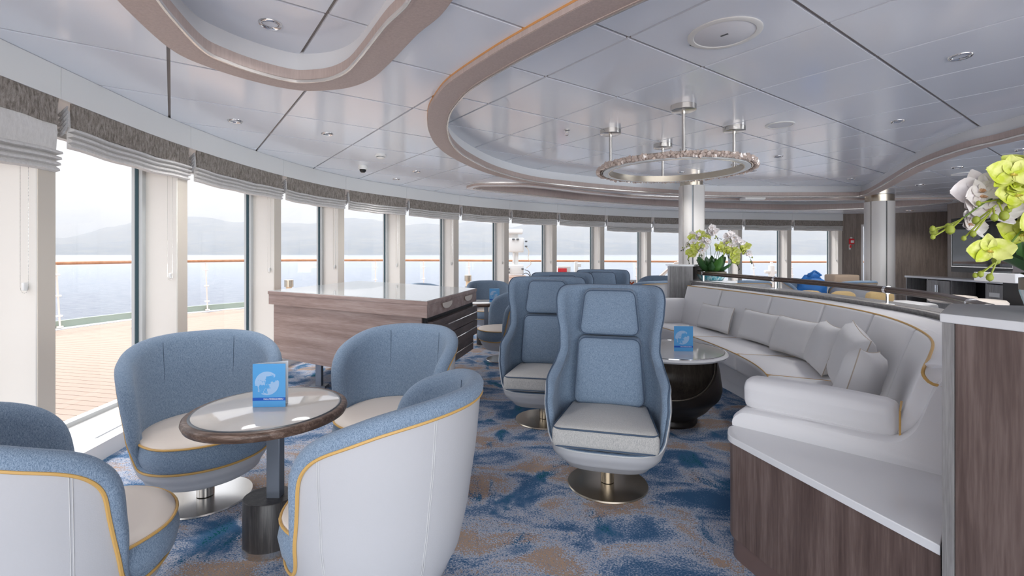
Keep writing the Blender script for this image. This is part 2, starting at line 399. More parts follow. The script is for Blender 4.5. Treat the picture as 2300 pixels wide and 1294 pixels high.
COFC = [at(1053, 420, ZC), at(1057, 414, ZC), at(1085, 410.5, ZC), at(1178, 411, ZC), at(1240, 417, ZC), (1.6, 9.05), (2.6, 9.65), (4.0, 10.05), (6.0, 10.15), (8.0, 10.1), (9.2, 10.0), (9.75, 10.3), (9.9, 11.2), (9.3, 12.1), (7.6, 12.62), (5.3, 12.2), (3.9, 11.7), (2.6, 11.05), (1.45, 10.35), (.45, 9.55), (-.3, 8.95)]
def loop(P_): return [(p[0], p[1]) for p in catmull(P_, 7, True)]
COF = [loop(COFA), loop(COFB), loop(COFC)]
def area2(P_): return sum(P_[i][0] * P_[(i + 1) % len(P_)][1] - P_[(i + 1) % len(P_)][0] * P_[i][1] for i in range(len(P_))) / 2
COF = [p if area2(p) > 0 else p[::-1] for p in COF]
def offset(P_, d):
    n = len(P_); out = []
    for i in range(n):
        a, b = P_[(i - 1) % n], P_[(i + 1) % n]; dx, dy = b[0] - a[0], b[1] - a[1]; l = math.hypot(dx, dy) or 1
        out.append((P_[i][0] - dy / l * d, P_[i][1] + dx / l * d))   # inwards for CCW
    return out

# ------------------------------------------------------------------ planar regions by constrained triangulation
def region(tile, loops, keep):
    x0, x1 = min(p[0] for p in tile), max(p[0] for p in tile); y0, y1 = min(p[1] for p in tile), max(p[1] for p in tile)
    vs = [Vector(p) for p in tile]; es = [(i, (i + 1) % len(tile)) for i in range(len(tile))]; hit = False
    for lp in loops:
        n = len(lp)
        for i in range(n):
            a, b = lp[i], lp[(i + 1) % n]
            if max(a[0], b[0]) < x0 or min(a[0], b[0]) > x1 or max(a[1], b[1]) < y0 or min(a[1], b[1]) > y1: continue
            k = len(vs); vs += [Vector(a), Vector(b)]; es.append((k, k + 1)); hit = True
    if not hit:
        c = (sum(p[0] for p in tile) / len(tile), sum(p[1] for p in tile) / len(tile))
        return (list(tile), [tuple(range(len(tile)))]) if keep(*c) else ([], [])
    v, e, f, *_ = delaunay_2d_cdt(vs, es, [], 0, 1e-5)
    out = []
    for t in f:
        cx = sum(v[i][0] for i in t) / len(t); cy = sum(v[i][1] for i in t) / len(t)
        if inpoly(cx, cy, tile) and keep(cx, cy): out.append(tuple(t))
    used = sorted({i for t in out for i in t}); mp_ = {u: i for i, u in enumerate(used)}
    return [tuple(v[u]) for u in used], [tuple(mp_[i] for i in t) for t in out]
def slab(mb, vs, fs, z0, z1, top=False):
    if not fs: return False
    n = len(vs); mb.add([(p[0], p[1], z0) for p in vs], [f[::-1] for f in fs]); b = len(mb.v) - n
    mb.v += [(p[0], p[1], z1) for p in vs]; cnt = {}
    for f in fs:
        for i in range(len(f)):
            k = tuple(sorted((f[i], f[(i + 1) % len(f)]))); cnt[k] = cnt.get(k, 0) + 1
    for (i, j), c in cnt.items():
        if c == 1: mb.f.append([b + i, b + j, b + n + j, b + n + i]); mb.m.append(mb.mi)
    if top:
        for f in fs: mb.f.append([b + n + i for i in f]); mb.m.append(mb.mi)
    return True

# floor
mb = MB(); fl = [tuple(p) for p in ICURVE] + WALLR; fl = [fl[i] for i in range(len(fl))]
vs, fs = region([(-4, -1.45), (13, -1.45), (13, 15), (-4, 15)], [fl], lambda x, y: inpoly(x, y, fl)); slab(mb, vs, fs, -.04, 0, True)
mb.build('floor', M_['carpet'], kind='structure', smooth=False)

# ceiling: void plate, tiles, raised tiles
ceil = MB()
plate = ceil
inroom = lambda x, y: inpoly(x, y, ROOM)
holes = COF
vs, fs = region([(-4, -1.45), (13, -1.45), (13, 15), (-4, 15)], [ROOM] + holes, lambda x, y: inroom(x, y) and not any(inpoly(x, y, h) for h in holes))
slab(plate, vs, fs, ZC + .014, ZC + .05, True)
for h in holes:
    vs, fs = region([(-4, -1.45), (13, -1.45), (13, 15), (-4, 15)], [offset(h, -.05)], lambda x, y: inpoly(x, y, offset(h, -.05))); slab(plate, vs, fs, ZR + .014, ZR + .05, True)
ceiling = plate.build('ceiling', M_['ceil_back'], kind='structure', smooth=False)
U = Vector((1470, 1060)).normalized(); V = Vector((-770, 1060)).normalized(); V = Vector((-U.y, U.x))
PIT = .815
def tiles(org, z, loops, keep, gap):
    out = []
    o = Vector(org)
    for i in range(-8, 22):
        for j in range(-10, 22):
            a = o + U * (i * PIT) + V * (j * PIT); c = a + (U + V) * PIT / 2
            if not (-4.2 < c.x < 13 and -.5 < c.y < 15.2): continue
            if c.y > .3 and abs(c.x) > 1.35 * c.y + 1.6: continue
            if c.y < 1.2: continue
            g = gap * .85; g2 = gap * 1.0
            t = [a + U * g + V * g2, a + U * (PIT - g) + V * g2, a + U * (PIT - g) + V * (PIT - g2), a + U * g + V * (PIT - g2)]
            vs, fs = region([tuple(p) for p in t], loops, keep)
            if fs:
                m = MB(); slab(m, vs, fs, z, z + .02); out.append((c.length, m))
    return out
ringC = [offset(h, -.0) for h in COF]
outer = tiles((-.815, 3.89), ZC, [ROOM] + COF, lambda x, y: inroom(x, y) and not any(inpoly(x, y, h) for h in COF), .011)
inner = []
for h in COF:
    g = offset(h, .10)
    inner += tiles((1.40, 3.47), ZR, [g], lambda x, y: inpoly(x, y, g), .012)
alltiles = sorted(outer + inner, key=lambda q: q[0])
for i, (d, m) in enumerate(alltiles[:300]): m.build('ceiling_tile', M_['ceil'], ceiling, smooth=False)
rest = MB()
for d, m in alltiles[300:]: rest.add(m.v, m.f)
if rest.f: rest.build('ceiling_tile', M_['ceil'], ceiling, smooth=False, kind='stuff')
# the ceiling behind the viewpoint, in one plain sheet
mb = MB(); g = [(-4, -1.45), (13, -1.45), (13, 1.3), (-4, 1.3)]
vs, fs = region(g, [ROOM] + COF, lambda x, y: inroom(x, y) and not any(inpoly(x, y, h) for h in COF)); slab(mb, vs, fs, ZC + .002, ZC + .012)
mb.build('ceiling_sheet', M_['ceil'], ceiling, smooth=False)
# coffer rings
def ring(mb, A, B, z0, z1, which='all'):
    n = len(A); vs = [(*p, z0) for p in A] + [(*p, z0) for p in B] + [(*p, z1) for p in A] + [(*p, z1) for p in B]; fs = []
    for i in range(n):
        j = (i + 1) % n
        fs += [(i, j, n + j, n + i), (2 * n + i, 3 * n + i, 3 * n + j, 2 * n + j), (i, 2 * n + i, 2 * n + j, j), (n + i, n + j, 3 * n + j, 3 * n + i)]
    mb.add(vs, fs)
for k, (h, wd) in enumerate(zip(COF, (.165, .165, .12))):
    name = 'trim_%d' % (k + 1)
    mb = MB(); mb.prism(h, 0, 0) if False else None
    ring(mb, h, offset(h, wd), ZB, ZB + .02)
    base = mb.build(name, M_['taupe'] if k < 2 else M_['coffer_white'], kind='structure', smooth=True, ang=30)
    mb = MB(); ring(mb, offset(h, wd), offset(h, wd - .012), ZB - .004, ZB + (.085 if k < 2 else .15)); mb.build('inner_band', M_['taupe'], base, ang=30)
    mb = MB(); ring(mb, offset(h, wd + .002), offset(h, wd + .014), ZB - .006, ZB + .012); mb.build('metal_edge', M_['lip'], base, ang=30)
    mb = MB(); ring(mb, offset(h, wd - .05), offset(h, wd - .06), ZB + .06, ZR + .02); mb.build('upper_band', M_['coffer_white'], base, ang=30)
    mb = MB(); ring(mb, offset(h, -.004), offset(h, .002), ZB + .002, ZC - .012); mb.build('outer_lip', M_['taupe'], base, ang=30)
    mb = MB(); ring(mb, offset(h, -.006), offset(h, .002), ZC - .012, ZC + .012); mb.build('edge_strip', M_['orange'] if k == 1 else M_['lip'], base, ang=30)

# roof slab above it all
mb = MB(); RF = [(p[0] + n[0] * .6, p[1] + n[1] * .6) for p, n in zip(ICURVE, normals2(ICURVE))] + [(13.2, 14.6), (13.2, -1.6), (-2.7, -1.6)]
vs, fs = region([(-6, -1.7), (14, -1.7), (14, 17), (-6, 17)], [RF], lambda x, y: inpoly(x, y, RF)); slab(mb, vs, fs, 2.92, 3.1, True)
mb.build('roof', M_['white'], kind='structure', smooth=False)

# ------------------------------------------------------------------ window wall
NRM = normals2(ICURVE)          # points outwards? checked below
def nrm(i): return NRM[min(i * 8, len(NRM) - 1)]
SG = 1 if nrm(4)[0] < 0 else -1
def off(p, n, d): return (p[0] + n[0] * SG * d, p[1] + n[1] * SG * d)
def tangent(i):
    n = nrm(i); return (n[1] * SG, -n[0] * SG) 
t4 = tangent(4); TS = 1 if t4[1] > 0 else -1
def tan(i): t = tangent(i); return (t[0] * TS, t[1] * TS)
GD = .33        # glass line behind the inner line
# fascia panels
fas = MB(); fas.strip(ICURVE, (SG * .02, SG * .34), 2.42, 2.60)
fascia = fas.build('trim_4', M_['white'], kind='structure')
for i in range(NP - 1):
    mb = MB(); mb.strip(icut(i, .002, .002), (SG * -.032, SG * .006), 2.395, 2.598); mb.build('fascia_panel', M_['fascia'], fascia)
# header over the glass, sill ledge
mb = MB(); mb.strip(ICURVE, (SG * (GD - .06), SG * (GD + .10)), 2.28, 2.95); mb.build('wall_front', M_['white'], kind='structure')
mb = MB(); mb.strip(ICURVE, (SG * -.17, SG * (GD + .06)), 0, .115); sill = mb.build('trim_5', M_['white'], kind='structure')
for i in range(NP - 1):
    mb = MB(); mb.strip(icut(i, .25, .25), (SG * -.07, SG * -.055), .1152, .1165); mb.build('vent_slot', M_['darkmetal'], sill)
for i in range(NP):
    p, n, t = POSTS[i], nrm(i), tan(i); a = math.atan2(t[1], t[0])
    wdt = .14
    c = off(p, n, .165); c = (c[0] - t[0] * wdt / 2, c[1] - t[1] * wdt / 2)
    wn = MB(); wn.box((*c, 1.2), (wdt, .33, 2.4), a)
    win = wn.build('window_%d' % (i + 1), M_['post'], kind='structure', bevel=.006)
    c2 = off(p, n, .002); c2 = (c2[0] - t[0] * wdt / 2, c2[1] - t[1] * wdt / 2)
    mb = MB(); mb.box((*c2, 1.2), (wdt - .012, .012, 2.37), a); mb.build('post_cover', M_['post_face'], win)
    if i < NP - 1:
        q, m2, t2 = POSTS[i + 1], nrm(i + 1), tan(i + 1)
        A = Vector(off(p, n, GD)); B = Vector(off((q[0] - t2[0] * wdt, q[1] - t2[1] * wdt), m2, GD)); dv = (B - A); Ln = dv.length; dv /= Ln; aa = math.atan2(dv.y, dv.x)
        def bar(u0, u1, z0, z1, th=.06):
            c = A + dv * ((u0 + u1) / 2); mb.box((c.x, c.y, (z0 + z1) / 2), (u1 - u0, th, z1 - z0), aa)
        mb = MB(); bar(0, .05, .1, 2.3, .09); bar(Ln - .05, Ln, .1, 2.3, .09); bar(.05, Ln - .05, .10, .15, .07); bar(.05, Ln - .05, 2.24, 2.3)
        mb.build('window_frame', M_['frame'], win)
        mb = MB(); bar(.05, .056, .15, 2.24, .03); bar(Ln - .056, Ln - .05, .15, 2.24, .03); mb.build('gasket', M_['gasket'], win)
        mb = MB(); bar(.05, Ln - .05, .15, 2.24, .008); mb.build('window_pane', M_['glass'], win)

# roman blinds
M_['pleat'] = blind_mat('pleat_linen', (.30, .30, .31), (.50, .50, .50))
bl_names = {1: 'leftmost roman blind, mostly outside the picture', 2: 'roman blind at the far left, let down lower than its neighbours', 3: 'large roman blind over the leftmost full window', 4: 'roman blind of the second full window from the left',
            5: 'roman blind above the left end of the wooden map case', 6: 'roman blind above the back corner of the wooden map case', 7: 'roman blind of the window above the middle of the map case',
            8: 'roman blind of the window over the right end of the map case', 9: 'roman blind of the window showing the white post outside', 10: 'roman blind of the window showing the red box outside',
            11: 'half lowered roman blind left of the white column', 12: 'half lowered roman blind of the window cut by the white column', 13: 'raised roman blind just right of the white column, above the orchids',
            14: 'raised roman blind, second right of the white column', 15: 'raised roman blind at the right end of the window row'}
for i in range(1, NP - 1):
    lab = bl_names[i] + ', grey fabric valance'
    low = .17 if i == 2 else (.10 if i in (11, 12) else 0)
    th = thing('roman_blind', lab, 'blind', (*POSTS[i], 2.1), 0, 'roman blinds along the curved windows')
    def loc(pts): return [(p[0] - POSTS[i][0], p[1] - POSTS[i][1]) for p in pts]
    pts = icut(i, .10, .012); lp = loc(pts); ns = normals2(pts)
    rows = []
    for z in (2.40, 2.36, 2.31, 2.26, 2.225):
        rows.append([(p[0] + n[0] * SG * (-.024 + .004 * math.sin(k * 1.7 + z * 30)), p[1] + n[1] * SG * (-.024 + .004 * math.sin(k * 1.7 + z * 30)), z - 2.1 + (.004 * math.sin(k * 2.1) if z < 2.25 else 0)) for k, (p, n) in enumerate(zip(lp, ns))])
    mb = MB(); mb.grid(rows); rows2 = [[(p[0] + ns[k][0] * SG * .012, p[1] + ns[k][1] * SG * .012, p[2]) for k, p in enumerate(r)] for r in rows]; mb.grid(rows2); mb.grid([rows[-1], rows2[-1]]); mb.grid([rows[0], rows2[0]])
    mb.grid([[r[0] for r in rows], [r[0] for r in rows2]]); mb.grid([[r[-1] for r in rows], [r[-1] for r in rows2]])
    mb.build('valance', M_['valance'], th)
    # stacked folds
    pts = icut(i, .075, .014); lp = loc(pts); ns = normals2(pts)
    prof = [(-.010, 2.34)]
    if low: prof += [(-.014, 2.26), (-.022, 2.26 - low * .5)]
    zt = 2.235 - low
    nf = 4
    for k in range(nf):
        z = zt - k * .036; prof += [(-.014, z), (-.034 - .006 * (3 - k), z - .012), (-.038 - .006 * (3 - k), z - .026), (-.014, z - .034)]
    prof += [(-.008, zt - nf * .036), (-.008, 2.34)]
    rows = []
    for k, (p, n) in enumerate(zip(lp, ns)):
        u = k / 12; sag = .012 * math.sin(u * PI) + .004 * math.sin(u * 17 + i)
        rows.append([(p[0] + n[0] * SG * a, p[1] + n[1] * SG * a, z - 2.1 - (sag if z < 2.25 else 0)) for a, z in prof])
    mb = MB(); mb.grid(rows, cu=True); nn = len(prof); mb.f += [list(range(nn)), list(range(12 * nn, 13 * nn))[::-1]]; mb.m += [0, 0]
    mb.build('folded_blind', M_['blind'], th, ang=60)
    # ruffled pleats at the near end
    mb = MB(); p0, n0 = lp[0], ns[0]; tt = (lp[1][0] - lp[0][0], lp[1][1] - lp[0][1]); l_ = math.hypot(*tt); tt = (tt[0] / l_, tt[1] / l_)
    for k in range(5):
        z = .26 - .028 * k - (low if low else 0) * .6; pts_ = []
        for s_ in range(6):
            u = s_ / 5; pts_.append((p0[0] - tt[0] * (.035 - .05 * u) + n0[0] * SG * (-.04 + .10 * u), p0[1] - tt[1] * (.035 - .05 * u) + n0[1] * SG * (-.04 + .10 * u), z - .05 * math.sin(u * PI * .6) * (1 + .1 * k)))
        mb.tube(pts_, [.004, .010, .012, .012, .010, .006], 6)
    mb.build('pleats', M_['pleat'], th)
    # bead chain at the far end, beside the post
    q, m2, t2 = POSTS[i + 1], nrm(i + 1), tan(i + 1)
    def cp_(du, do, z): b = off((q[0] - t2[0] * (.145 + du), q[1] - t2[1] * (.145 + du)), m2, do); return (b[0] - POSTS[i][0], b[1] - POSTS[i][1], z - 2.1)
    zb = 1.15
    path = [cp_(.012, .03, 2.12 - low), cp_(.012, .03, zb + .05)] + [cp_(.012 , .03 + .045 * (1 - math.cos(a * PI / 6)) / 2, zb + .05 - .04 * math.sin(a * PI / 6)) for a in range(1, 6)] + [cp_(.012, .075, zb + .05), cp_(.012, .075, 2.12 - low)]
    mb = MB()
    if i in (2, 3, 4):
        for a, b in zip(path, path[1:]):
            a, b = Vector(a), Vector(b); c_ = max(1, int((b - a).length / .0085))
            for s_ in range(c_):
                p = a.lerp(b, s_ / c_); r_ = .0028
                mb.add([p + Vector(o) * r_ for o in ((1, 0, 0), (0, 1, 0), (-1, 0, 0), (0, -1, 0), (0, 0, 1), (0, 0, -1))], [(0, 1, 4), (1, 2, 4), (2, 3, 4), (3, 0, 4), (1, 0, 5), (2, 1, 5), (3, 2, 5), (0, 3, 5)])
        mb.tube(path, .0007, 4)
    else: mb.tube(path, .0022, 5)
    ch = mb.build('bead_chain', M_['steel'], th)
    mb = MB(); mb.rbox((.018, .03, .05), .006, 2, lambda v: v + Vector(cp_(.012, .05, zb + .05))); mb.build('chain_guide', M_['whiteplastic'], ch)

# right-hand walls
def wallseg(a, b, z0, z1, th, m, name, **k):
    a, b = Vector(a), Vector(b); c = (a + b) / 2; d = b - a; mb = MB(); mb.box((c.x, c.y, (z0 + z1) / 2), (d.length, th, z1 - z0), math.atan2(d.y, d.x)); return mb.build(name, m, smooth=False, **k)
wr = wallseg((9.93, 14.33), (10.50, 14.22), 0, 2.62, .08, M_['wood_wall'], 'wall_right', kind='structure')
wallseg((10.50, 14.22), (11.42, 14.02), 2.28, 2.62, .08, M_['wood_wall'], 'door_head', parent=wr)
wallseg((11.38, 14.02), (12.45, 13.42), 0, 2.62, .08, M_['wood_wall'], 'wall_panel', parent=wr)
wallseg((12.45, 13.42), (10.55, 11.38), 0, 2.62, .08, M_['wood_wall'], 'wall_panel', parent=wr)
wallseg((10.55, 11.38), (9.97, 8.6), 0, 2.62, .08, M_['wood_wall'], 'wall_panel', parent=wr)
wallseg((9.97, 8.6), (9.8, 5.2), 0, 2.62, .08, M_['wood_wall'], 'wall_panel', parent=wr)
# corner glazing between the wood panels
dr = MB(); 
def bar2(mb, a, b, z0, z1, th=.06):
    a, b = Vector(a), Vector(b); c = (a + b) / 2; d = b - a; mb.box((c.x, c.y, (z0 + z1) / 2), (d.length, th, z1 - z0), math.atan2(d.y, d.x))
bar2(dr, (10.50, 14.22), (10.56, 14.21), 0, 2.28); bar2(dr, (11.34, 14.04), (11.40, 14.03), 0, 2.28); bar2(dr, (10.56, 14.21), (11.34, 14.04), 2.22, 2.28); bar2(dr, (10.56, 14.21), (11.34, 14.04), 0, .12)
door = dr.build('door_1', M_['white'], kind='structure', smooth=False)
mb = MB(); bar2(mb, (10.56, 14.21), (11.34, 14.04), .12, 2.22, .008); mb.build('door_pane', M_['glass'], door)
# columns
def column(name, x, y, r, zt, lab, square):
    th = thing(name, lab, 'column', (x, y, 0))
    mb = MB()
    n = 8 if square else 28
    ph0 = R(-96.8) if square else R(-101)
    for k in range(6):
        a0 = k * PI / 3 + ph0 + .05; a1 = (k + 1) * PI / 3 + ph0 - .05
        arc = [a0 + (a1 - a0) * q / 8 for q in range(9)]
        e = .62 if square else 1
        f = lambda a: (r * math.copysign(abs(math.cos(a)) ** e, math.cos(a)), r * math.copysign(abs(math.sin(a)) ** e, math.sin(a)))
        poly = [f(a) for a in arc] + [(f(a)[0] * .9, f(a)[1] * .9) for a in arc[::-1]]
        p = MB(); p.prism(poly, .06, zt - .14); p.build('column_panel', M_['whitecol'], th, ang=30)
    mb.lathe([(r * .9, 0), (r * .9, zt)], 32); mb.build('core', M_['darkmetal'], th)
    mb = MB(); mb.lathe([(r * .86, zt - .14), (r * .97, zt - .14), (r * .97, zt - .005), (r * .5, zt - .005)], 36); mb.build('metal_collar', M_['steel_warm'], th)
M_['whitecol'] = mat('column_paint', (.72, .69, .66), .3)
column('column', 3.27, 8.6, .205, ZR, 'white panelled column behind the sofa, left of the orchid bowl on the partition', True)
column('column', 7.52, 9.66, .255, ZC, 'round white column in front of the brown wall at the right', False)

# ------------------------------------------------------------------ outside
mb = MB(); RP = [(-9.6, -4), (-9.4, 2), (-9.1, 6), (-8.66, 9.0), (-8.05, 11.0), (-6.9, 12.7), (-5.0, 14.2), (-2, 15.5), (2, 16.5), (7, 17.2), (13, 17.8), (20, 18)]
RC = [tuple(p) for p in catmull(RP, 8)]
RC2 = RC[8:]
DK = [(-9.6, -14)] + RC + [(20, -14)]  # deck extended unseen behind the viewpoint to bounce light onto the ceiling
vs, fs = region([(-11, -15), (21, -15), (21, 19), (-11, 19)], [DK, ROOM], lambda x, y: inpoly(x, y, DK) and not inpoly(x, y, ROOM))
slab(mb, vs, fs, -.5, -.035, True); deck = mb.build('deck', M_['black'], kind='structure', smooth=False)
# teak planks on the side deck
pk = MB(); ang = R(12); dx = Vector((math.cos(ang), -math.sin(ang))); dy = Vector((math.sin(ang), math.cos(ang))); IO = [off(p, n, .40) for p, n in zip(ICURVE, NRM)]
k = 0
DP = offset(DK if area2(DK) > 0 else DK[::-1], .28)
IOP = IO + WALLR + [(9.7, -1.6), (-2, -1.6)]
y = -16.0
while y < 22:
    a = Vector((-12, 0)) + dy * y; b = a + dx * 24; steps = 96; runs = []; cur = None
    for s_ in range(steps + 1):
        p = a.lerp(b, s_ / steps); okp = inpoly(p.x, p.y, DP) and not inpoly(p.x, p.y, IOP)
        if okp and cur is None: cur = p
        if (not okp or s_ == steps) and cur is not None:
            if (p - cur).length > .4: runs.append((cur, p))
            cur = None
    for (c, d) in runs:
        q = [c, d, d + dy * .108, c + dy * .108]; pk.prism([tuple(v_) for v_ in q], -.035, -.012)
    y += .115
pk.build('deck_plank', M_['teak'], deck, smooth=False, kind='stuff', label='pale teak deck planks')
mb = MB(); mb.strip(RC, (-.05, .05), -.03, .12); mb.build('kerb', M_['kerb'], deck)
mb = MB(); mb.strip(RC, (-.28, -.05) if SG < 0 else (-.28, -.05), -.034, -.010); mb.build('waterway', M_['coffer_white'], deck)
# glass balustrade
rl = thing('deck_railing', 'glass deck railing with brown teak handrail outside the windows', 'railing', (0, 0, 0))
L_ = [0]
for a, b in zip(RC, RC[1:]): L_.append(L_[-1] + math.dist(a, b))
def rc(s_):
    j = 0
    while j < len(L_) - 2 and L_[j + 1] < s_: j += 1
    t = (s_ - L_[j]) / (L_[j + 1] - L_[j]); a, b = RC[j], RC[j + 1]; d = Vector(b) - Vector(a); d.normalize()
    return Vector(a) + (Vector(b) - Vector(a)) * t, d
zr = lambda p: 1.22 - .13 * max(0, min(1, (p.x + 7) / 16))
pts = []
s_ = 6.0
while s_ < L_[-1] - .3: p, d = rc(s_); pts.append((p.x, p.y, zr(p))); s_ += .5
mb = MB(); mb.tube(pts, .035, 8); mb.build('handrail', M_['teakrail'], rl)
s_ = 7.0; k = 0
while s_ < L_[-1] - 2:
    p, d = rc(s_); q, d2 = rc(s_ + 1.45); z = zr(p)
    n = Vector((-d.y, d.x)); nn = n if n.dot(Vector((3, 5)) - p) > 0 else -n
    mb = MB(); b = p + nn * .02
    mb.tube([(b.x + nn.x * .10, b.y + nn.y * .10, .02), (b.x, b.y, z - .03)], .016, 6)
    mb.tube([(b.x + nn.x * .10, b.y + nn.y * .10, 0), (b.x + nn.x * .10, b.y + nn.y * .10, .03)], .05, 8)
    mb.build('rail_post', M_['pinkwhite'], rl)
    for zz in (.22, .60, z - .22):
        mb = MB(); mb.rbox((.11, .04, .04), .012, 2, lambda v: Matrix.Rotation(math.atan2(d.y, d.x), 3, 'Z') @ v + Vector((b.x + nn.x * .1 * (1 - zz / z), b.y + nn.y * .1 * (1 - zz / z), zz))); mb.build('glass_clamp', M_['whiteplastic'], rl)
    g0 = p + d * .06; g1 = q - d2 * .06; mb = MB(); bar2(mb, g0, g1, .14, z - .06, .012); mb.build('glass_panel', M_['railglass'], rl)
    s_ += 1.5; k += 1
# bollard lights on the deck
def bollard(x, y, lab):
    t = thing('deck_light', lab, 'deck light', (x, y, -.012), 0, 'bollard lights on the deck')
    mb = MB(); mb.lathe([(0, 0), (.17, 0), (.17, .02), (.09, .03), (.09, .50), (.04, .50)], 20); mb.build('body', M_['steel'], t)
    mb = MB(); mb.lathe([(.065, .50), (.065, .64), (.0, .64)], 20); mb.build('lens', M_['tanlens'], t)
    mb = MB(); mb.lathe([(0, .64), (.10, .64), (.10, .80), (.09, .81), (0, .81)], 20); mb.build('cap', M_['steel_warm'], t)
M_['tanlens'] = mat('amber_lens', (.78, .62, .42), .3)
bollard(-7.05, 9.0, 'steel bollard light on the deck outside the large left window')
bollard(-5.2, 11.0, 'steel bollard light seen above the left end of the map case')
bollard(-1.25, 13.4, 'steel bollard light outside, above the right end of the map case')
# white signal post with cables
t = thing('signal_post', 'white equipment post with boxes and looped cables outside the windows', 'equipment', (.10, 13.6, -.03))
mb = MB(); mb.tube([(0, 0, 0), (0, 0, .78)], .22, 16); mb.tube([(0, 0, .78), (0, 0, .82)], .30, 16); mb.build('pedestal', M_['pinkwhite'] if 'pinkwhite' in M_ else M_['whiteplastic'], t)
mb = MB(); mb.rbox((.46, .4, .26), .03, 2, lambda v: v + Vector((0, 0, .98))); mb.build('lower_box', M_['whiteplastic'], t, )
mb = MB(); mb.tube([(0, 0, 1.1), (0, 0, 1.5)], .09, 10); mb.tube([(-.06, -.1, 1.15), (-.04, -.1, 1.45)], .03, 6); mb.build('mast', M_['whiteplastic'], t)
mb = MB(); mb.rbox((.44, .36, .42), .04, 2, lambda v: v + Vector((.02, 0, 1.68))); mb.build('upper_box', M_['whiteplastic'], t)
mb = MB(); mb.rbox((.62, .5, .14), .05, 2, lambda v: v + Vector((-.1, 0, 2.06))); mb.tube([(-.05, 0, 1.85), (-.05, 0, 2.05)], .14, 10); mb.build('cap', M_['whiteplastic'], t)
mb = MB()
for (x, z) in ((.30, 1.78), (.30, 1.64), (-.06, 1.84), (.06, 1.84), (-.2, 1.0), (-.2, .9), (.2, 1.0)): mb.rbox((.07, .1, .045), .01, 1, lambda v: v + Vector((x, -.2, z)))
mb.build('switch', M_['darkmetal'], t)
mb = MB(); mb.tube(catmull([(.26, -.2, .98), (.38, -.2, .92), (.42, -.2, .78), (.34, -.2, .66), (.22, -.2, .70), (.20, -.2, .82), (.30, -.2, .88), (.40, -.2, .80), (.36, -.2, .66), (.25, -.2, .6)], 6), .013, 6); mb.build('cable', M_['darkmetal'], t, label='dark coiled cable')
mb = MB(); mb.tube(catmull([(.30, -.2, 1.62), (.38, -.2, 1.5), (.36, -.2, 1.3), (.44, -.2, 1.15), (.30, -.2, 1.02)], 6), .009, 6); mb.build('cable', M_['tanlens'], t, label='yellow hanging cable')
# red box, white mast, stair rails
t = thing('equipment_box', 'white deck box with a plain red front outside the windows', 'box', (1.42, 13.15, -.03))
mb = MB(); mb.box((.02, .05, .54), (.36, .3, 1.08)); mb.build('case', M_['whiteplastic'], t, bevel=.01)
mb = MB(); mb.box((-.03, -.11, .92), (.245, .02, .21)); mb.build('front', M_['red'], t)
t = thing('mooring_post', 'short white post beside the red-fronted box outside', 'post', (1.85, 13.6, -.03))
mb = MB(); mb.box((0, 0, .6), (.10, .1, 1.2)); mb.build('shaft', M_['whiteplastic'], t, bevel=.01); mb = MB(); mb.box((.07, -.05, 1.1), (.12, .08, .10)); mb.build('bracket', M_['whiteplastic'], t, bevel=.01)
t = thing('stair_railing', 'white stair rails with teak grip sloping up outside, left of the column', 'railing', (4.3, 14.0, -.03))
for k, (yy, o_) in enumerate(((0, 0), (.6, .28))):
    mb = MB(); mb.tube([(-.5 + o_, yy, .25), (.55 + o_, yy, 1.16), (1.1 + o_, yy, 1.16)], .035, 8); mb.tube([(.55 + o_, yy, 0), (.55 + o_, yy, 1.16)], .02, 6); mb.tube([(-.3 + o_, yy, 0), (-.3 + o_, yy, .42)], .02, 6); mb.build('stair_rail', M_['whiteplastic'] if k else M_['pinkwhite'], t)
t = thing('deck_mast', 'small white cross-topped mast outside, right of the orchids', 'mast', (9.35, 17.0, -.03))
mb = MB(); mb.tube([(0, 0, 0), (0, 0, 1.0)], .11, 10); mb.rbox((.5, .15, .12), .04, 2, lambda v: v + Vector((0, 0, .78))); mb.tube([(0, 0, 1.0), (0, 0, 1.14)], .05, 8); mb.build('shaft', M_['whiteplastic'], t)
# sea, hills
mb = MB(); mb.add([(-16000, -200, -12), (16000, -200, -12), (16000, 16000, -12), (-16000, 16000, -12)], [(0, 1, 2, 3)]); mb.build('sea', M_['sea'], kind='structure', smooth=False)
mb = MB(); rows = []
def ridge(px): return interp([(-500, 500), (0, 540), (130, 537), (250, 510), (340, 484), (440, 487), (540, 500), (640, 499), (700, 502), (790, 489), (860, 497), (905, 508), (960, 501), (1010, 507), (1060, 497), (1090, 500), (1150, 512), (1190, 500), (1250, 510), (1330, 511), (1440, 520), (1520, 517), (1700, 513), (1800, 507), (1950, 512), (2300, 505), (3000, 500)], px)
def low(px): return interp([(-500, 545), (60, 547), (200, 547), (310, 541), (350, 545), (420, 546), (520, 540), (640, 543), (700, 539), (760, 541), (800, 539), (860, 541), (900, 548), (960, 542), (1000, 540), (1080, 543), (1200, 541), (1260, 539), (1330, 545), (1500, 547), (1600, 545), (1700, 543), (1850, 539), (2300, 538), (3000, 540)], px)
NA = 420
